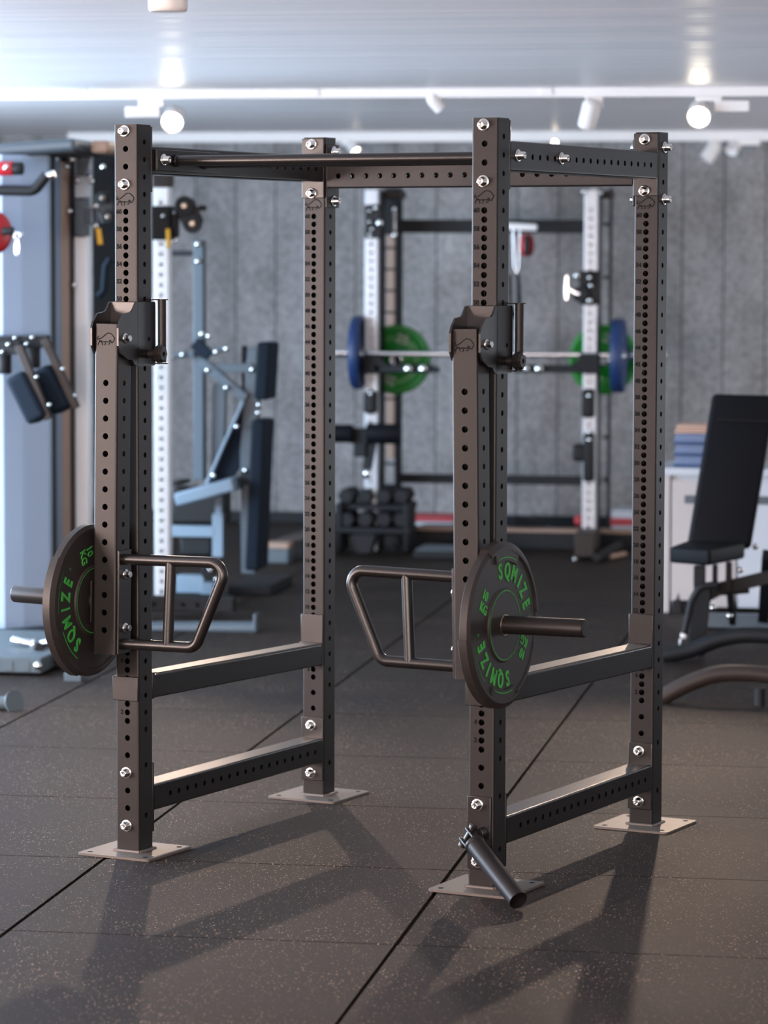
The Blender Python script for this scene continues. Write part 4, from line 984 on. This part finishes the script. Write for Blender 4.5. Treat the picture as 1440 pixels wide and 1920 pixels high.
# ---------------------------------------------------------------- right side: cabinet, towels, bench
t = thing('storage_cabinet', 'white laminate cabinet behind the black bench at the right edge', 'cabinet', None)
Yc = 6.6; a = at(1243, 885, Yc); b0 = at(1500, 885, Yc); zt = at(1300, 878, Yc).z; x0 = a.x; x1 = b0.x
mb = MB(); box(mb, (x0-.02, Yc-.01, zt-.035), (x1, Yc+.55, zt), bev=.003); mb.build('top', M['white'], t)
mb = MB(); box(mb, (x0, Yc, .0), (x0+.035, Yc+.5, zt-.036), bev=.002); mb.build('side_panel', M['pinkwhite'], t)
mb = MB(); box(mb, (x0+.036, Yc+.03, 0.06), (x1, Yc+.5, zt-.036)); mb.build('body', M['white'], t)
for i in range(2):
    xa = x0+.045+.32*i
    mb = MB(); box(mb, (xa, Yc+.002, .03), (xa+.31, Yc+.022, zt-.06), bev=.003); d = mb.build('door', M['white'] if i else M['pinkwhite'], t)
    mb = MB(); box(mb, (xa+.06, Yc-.004, zt-.17), (xa+.16, Yc+.003, zt-.13), bev=.002); mb.build('handle', M['bluegrey'], d)
for i, (v0, v1, m1, lab) in enumerate(((880, 860, 'towel', 'bottom'), (858, 838, 'towel', 'second'), (836, 814, 'towel', 'third'), (812, 796, 'towel3', 'top'))):
    t = thing('towel', {0: 'folded blue-grey towel at the bottom of the stack on the cabinet', 1: 'folded blue-grey towel second from the bottom of the stack on the cabinet', 2: 'folded blue-grey towel just below the peach one on the cabinet', 3: 'folded peach towel on top of the stack on the cabinet'}[i], 'towel', None, 'towels stacked on the cabinet')
    za = zt+.001+.0545*i; m = M[m1]; mb = MB(); xa = at(1262, 840, Yc+.05).x+random.uniform(-.008, .008); xb = xa+.33
    h_ = .052 if i < 3 else .040
    for k in range(3):
        box(mb, (xa+.004*k, Yc+.05+.003*k, za+h_*k/3), (xb, Yc+.33, za+h_*(k+1)/3-.001), 0 if k else 0, None, .008)
    mb.build('folded_cloth', m, t)
    if i < 3: mb = MB(); box(mb, (xa-.002, Yc+.046, za+.001), (xb, Yc+.3, za+.014), bev=.005); tag(mb.build('border', M['towel2'], t), 'dark blue border')

t = thing('adjustable_bench', 'black adjustable bench with raised backrest before the white cabinet', 'weight bench', None)
Yb = 5.0
def slab(mb, P, th, bev=.02, mi=0):
    """quad pad from four world corners (bottom-left, bottom-right, top-right, top-left), thickened backwards"""
    P = [Vector(p) for p in P]; n_ = (P[1]-P[0]).cross(P[3]-P[0]).normalized()
    if n_.y > 0: n_ = -n_
    bm = bmesh.new(); f = [bm.verts.new(p) for p in P]; b = [bm.verts.new(p-n_*th) for p in P]
    bm.faces.new(f); bm.faces.new(b[::-1])
    for i in range(4): bm.faces.new((f[(i+1) % 4], f[i], b[i], b[(i+1) % 4]))
    bmesh.ops.recalc_face_normals(bm, faces=bm.faces)
    bmesh.ops.bevel(bm, geom=list(bm.edges), offset=bev, segments=4, affect='EDGES', profile=.5); bm.verts.index_update()
    mb.add([v.co[:] for v in bm.verts], [[v.index for v in q.verts] for q in bm.faces], mi, True); bm.free()
mb = MB(); slab(mb, [at(1288, 1024, Yb), at(1408, 1027, Yb+.02), at(1456, 740, Yb+.18), at(1336, 737, Yb+.16)], .06); mb.build('backrest', M['vinyl'], t)
mb = MB(); pbar(mb, (1345, 787, Yb+.128), (1448, 790, Yb+.14), .006, .012, bev=.002); mb.build('backrest_seam', M['blackplastic'], t)
mb = MB(); a = at(1256, 1058, Yb-.25); b0 = at(1332, 1058, Yb-.25); c = at(1256, 1022, Yb-.25)
q0 = at(1255, 1040, Yb-.28); q1 = at(1331, 1046, Yb-.38); q2 = at(1398, 1052, Yb-.02); q3 = at(1290, 1036, Yb+.08)
P = [q0, q1, q2, q3]; zc = (q0.z+q1.z)/2
bm = bmesh.new(); lo = [bm.verts.new((p.x, p.y, zc-.035)) for p in P]; hi = [bm.verts.new((p.x, p.y, zc+.035)) for p in P]
bm.faces.new(lo[::-1]); bm.faces.new(hi)
for i in range(4): bm.faces.new((lo[i], lo[(i+1) % 4], hi[(i+1) % 4], hi[i]))
bmesh.ops.recalc_face_normals(bm, faces=bm.faces); bmesh.ops.bevel(bm, geom=list(bm.edges), offset=.016, segments=4, affect='EDGES', profile=.5); bm.verts.index_update()
mb.add([v.co[:] for v in bm.verts], [[v.index for v in f.verts] for f in bm.faces], 0, True); bm.free(); mb.build('seat', M['vinyl'], t)
mb = MB(); pb(mb, 1300, 1062, 1322, 1102, Yb-.1, .06); pb(mb, 1335, 1060, 1345, 1110, Yb-.05, .05); pb(mb, 1360, 1055, 1372, 1110, Yb, .05); mb.build('seat_bracket', M['darkframe'], t)
mb = MB(); sweep(mb, fillet([at(1283, 1188, Yb-.1), at(1296, 1128, Yb-.1), at(1312, 1100, Yb-.1), at(1345, 1096, Yb-.1)], .05), .016, 14); mb.build('adjuster_arm', M['darkframe'], t)
mb = MB(); pbar(mb, (1318, 1100, Yb), (1305, 1222, Yb), .075, .06); mb.build('front_leg', M['darkframe'], t)
mb = MB(); pbar(mb, (1300, 1128, Yb+.03), (1350, 1102, Yb+.03), .06, .05); pbar(mb, (1340, 1106, Yb+.05), (1500, 1068, Yb+.05), .055, .05); mb.build('spine', M['darkframe'], t)
mb = MB(); pbar(mb, (1368, 1100, Yb+.1), (1374, 1165, Yb+.6), .03, .04); pbar(mb, (1352, 1112, Yb+.1), (1405, 1108, Yb+.1), .02, .03); mb.build('brace', M['darkframe'], t)
mb = MB(); pbar(mb, (1440, 1040, Yb+.2), (1432, 1160, Yb+.7), .05, .05); mb.build('rear_leg', M['darkframe'], t)
mb = MB(); a = fl(1292, 1168, .04); box(mb, (a.x, Yb+.95, .005), (a.x+.8, Yb+1.01, .07), bev=.006); mb.build('rear_foot', M['bluegrey'], t)
mb = MB(); pb(mb, 1258, 1128, 1290, 1150, Yb+.9, .08, bev=.01); poly_plate(mb, [(1258, 1150), (1272, 1112), (1278, 1150)], Yb+.88, .03); mb.build('rear_bracket', M['darkframe'], t)
mb = MB(); cyl(mb, at(1276, 1192, Yb-.1), at(1287, 1192, Yb-.1), .014, 16, bev=.003); mb.build('collar', M['white_metal'], t)
mb = MB(); cyl(mb, at(1277, 1198, Yb-.1), at(1275, 1228, Yb-.1), .010, 14); mb.build('chrome_rod', M['chrome'], t)
mb = MB(); a = at(1275, 1226, Yb-.1); pb(mb, 1240, 1222, 1310, 1234, Yb-.12, .06, bev=.004); mb.build('front_foot', M['bluegrey'], t)
bolts(t, [(1388, 1069, Yb), (1336, 1140, Yb-.05), (1368, 1155, Yb+.3), (1416, 1025, Yb+.1)], .014)

t = thing('curved_bar', 'dark brown curved floor tube at the right edge, nearer of the two', 'curved bar', None, 'curved floor tubes at the right')
pts = [at(1236, 1311, 3.42), at(1266, 1294, 3.42), at(1300, 1278, 3.42), at(1345, 1264, 3.42), at(1400, 1262, 3.42), at(1460, 1268, 3.42)]
def spl(P, k=5):
    out = []
    for i in range(len(P)-1):
        p0, p1, p2, p3 = P[max(i-1, 0)], P[i], P[i+1], P[min(i+2, len(P)-1)]
        for s_ in range(k):
            t_ = s_/k; out.append(.5*((2*p1)+(-p0+p2)*t_+(2*p0-5*p1+4*p2-p3)*t_*t_+(-p0+3*p1-3*p2+p3)*t_**3))
    out.append(P[-1]); return out
mb = MB(); sweep(mb, spl(pts), .033, 18); mb.build('tube', M['brownframe'], t)
mb = MB(); a = at(1425, 1290, 3.42); cyl(mb, a, Vector((a.x, a.y, .0)), .022, 14); mb.build('foot', M['blackplastic'], t)
t = thing('curved_bar', 'black curved floor tube at the right edge, farther of the two', 'curved bar', None, 'curved floor tubes at the right')
pts = [at(1243, 1229, 4.72), at(1296, 1219, 4.72), at(1340, 1202, 4.72), at(1385, 1192, 4.72), at(1440, 1192, 4.72), at(1500, 1200, 4.72)]
mb = MB(); sweep(mb, spl(pts), .034, 18); mb.build('tube', M['darkframe'], t)
mb = MB(); a = at(1460, 1200, 4.72); cyl(mb, a, Vector((a.x, a.y, .0)), .022, 14); mb.build('foot', M['blackplastic'], t)

# ---------------------------------------------------------------- ceiling tracks and lamps
for Y, lab, zb in ((5.83, 'white lamp track across the ceiling, nearer of the two', 2.437), (11.0, 'white lamp track along the top of the back wall', 2.418)):
    t = thing('lamp_track', lab, 'lamp track', None); xl = RX0+.05 if Y < 8 else at(128, 255, 11.0).x
    mb = MB(); box(mb, (xl, Y-.018, zb), (RX1-.05, Y+.018, zb+.043 if Y < 8 else CH-.001), bev=.003); mb.build('rail', M['white_metal'], t)
    for u, v in (((153, 172), (588, 168), (1025, 163)) if Y < 8 else ((565, 248), (1000, 246))):
        c = at(u, v, Y); mb = MB(); box(mb, (c.x-.03, Y-.024, CH-.03), (c.x+.03, Y+.024, CH-.001), bev=.003); mb.build('joint_clip', M['white_metal'], t)
def track_lamp(u, v, Y, lit, label, box_u=None, aim=(0, -1, -.12), power=0, r=.045, head_len=.11, cone=70):
    t = thing('spotlight', label, 'spotlight', None, 'white spotlights on the ceiling tracks')
    c = at(u, v, Y); ax = Vector(aim).normalized(); zb = 2.437 if Y < 8 else 2.418
    if box_u:
        a = at(box_u[0], v, Y); b_ = at(box_u[1], v, Y)
        mb = MB(); box(mb, (a.x, Y-.02, c.z+.005), (b_.x, Y+.02, c.z+.055), bev=.004); mb.build('driver_box', M['white_metal'], t)
        mx = (a.x+b_.x)/2 if abs((a.x+b_.x)/2-c.x) < .4 else c.x
        mb = MB(); box(mb, (min(mx, c.x)-.02, Y-.012, c.z+.053), (min(mx, c.x)+.10, Y+.012, zb), bev=.003); mb.build('adapter', M['white_metal'], t)
    else:
        mb = MB(); box(mb, (c.x-.02, Y-.012, c.z+.02), (c.x+.06, Y+.012, zb), bev=.003); mb.build('adapter', M['white_metal'], t)
    mb = MB(); lathe(mb, [(.0, -head_len/2), (r*.7, -head_len/2), (r, -head_len/2+.02), (r, head_len/2), (r, head_len/2), (r-.004, head_len/2), (r-.006, head_len/2-.02), (0, head_len/2-.02)], 32, frame(c, ax), caps=False)
    mb.build('head', M['white_metal'], t)
    if lit:
        mb = MB(); lathe(mb, [(r-.010, head_len/2-.012), (r*.5, head_len/2-.003), (0, head_len/2+.001)], 32, frame(c, ax), caps=False); mb.build('lens', M['bulb'], t)
        if power:
            q = c+ax*(head_len/2+.03); s_ = spot('spot_beam', q, q+ax, power, WARM, cone, .7, .035)
    return t
#LAMPS
track_lamp(326, 222, 5.83, True, 'lit spotlight above the left front rack post, its box to the left', (236, 300), (.05, -1, -.42), 85, .052, cone=50)
track_lamp(1312, 212, 5.83, True, 'lit spotlight above the right rear rack post, its box to the right', (1340, 1405), (-.03, -1, -.42), 130, .052, cone=50)
track_lamp(1106, 212, 5.83, False, 'spotlight tilted down on the near track, dark side to the camera', None, (-.25, .45, -.85), 0, .042, .13)
track_lamp(816, 192, 5.83, True, 'small spotlight tucked under the middle of the near track', None, (.5, .3, -.6), 0, .03, .08)
track_lamp(660, 274, 11.0, True, 'spotlight on the far track right of the left rear rack post', (640, 662), (.5, -.2, -.6), 0, .035, .09)
track_lamp(1041, 264, 11.0, True, 'small lit spotlight on the far track above the right side beam', None, (0, -1, -.5), 0, .022, .06)
track_lamp(1334, 283, 11.0, False, 'spotlight tilted down-left on the far track near the right edge', None, (-.5, -.2, -.8), 0, .045, .13)
track_lamp(1377, 274, 11.0, False, 'spotlight on the far track with its box pointing right', (1385, 1425), (-.3, -.6, -.5), 0, .04, .1)
t = thing('ceiling_downlight', 'white cylindrical downlight hanging at the top left', 'downlight', None)
mb = MB(); c = at(315, 22, -.95); lathe(mb, [(.044, 0), (.0485, .004), (.050, .012), (.050, .15)], 40, T(c.x, c.y, c.z), smooth=True)
lathe(mb, [(.0, -.0005), (.036, -.0005)], 32, T(c.x, c.y, c.z), caps=False); mb.build('housing', M['white_metal'], t)
mb = MB(); cyl(mb, (c.x, c.y, c.z+.148), (c.x, c.y, CH), .012, 14); mb.build('stem', M['white_metal'], t)

# ------------------------------------------------------------------ recentre the Empties made in place
for o in [o for o in bpy.data.objects if o.parent is None and o.type == 'EMPTY']:
    if o.location.length < 1e-6 and o.name != 'power_rack':
        pts = []
        def walk(q):
            for c in kids(q):
                if c.type == 'MESH': pts.extend([c.matrix_basis @ Vector(b) for b in c.bound_box][:8] if c.parent == o else [])
                walk(c)
        walk(o)
        if pts:
            ctr = Vector((sum(p.x for p in pts)/len(pts), sum(p.y for p in pts)/len(pts), min(p.z for p in pts)))
            Rm = Matrix.Rotation(o.rotation_euler.z, 3, 'Z'); o.location = Rm @ ctr
            for c in kids(o): c.location = c.location - ctr
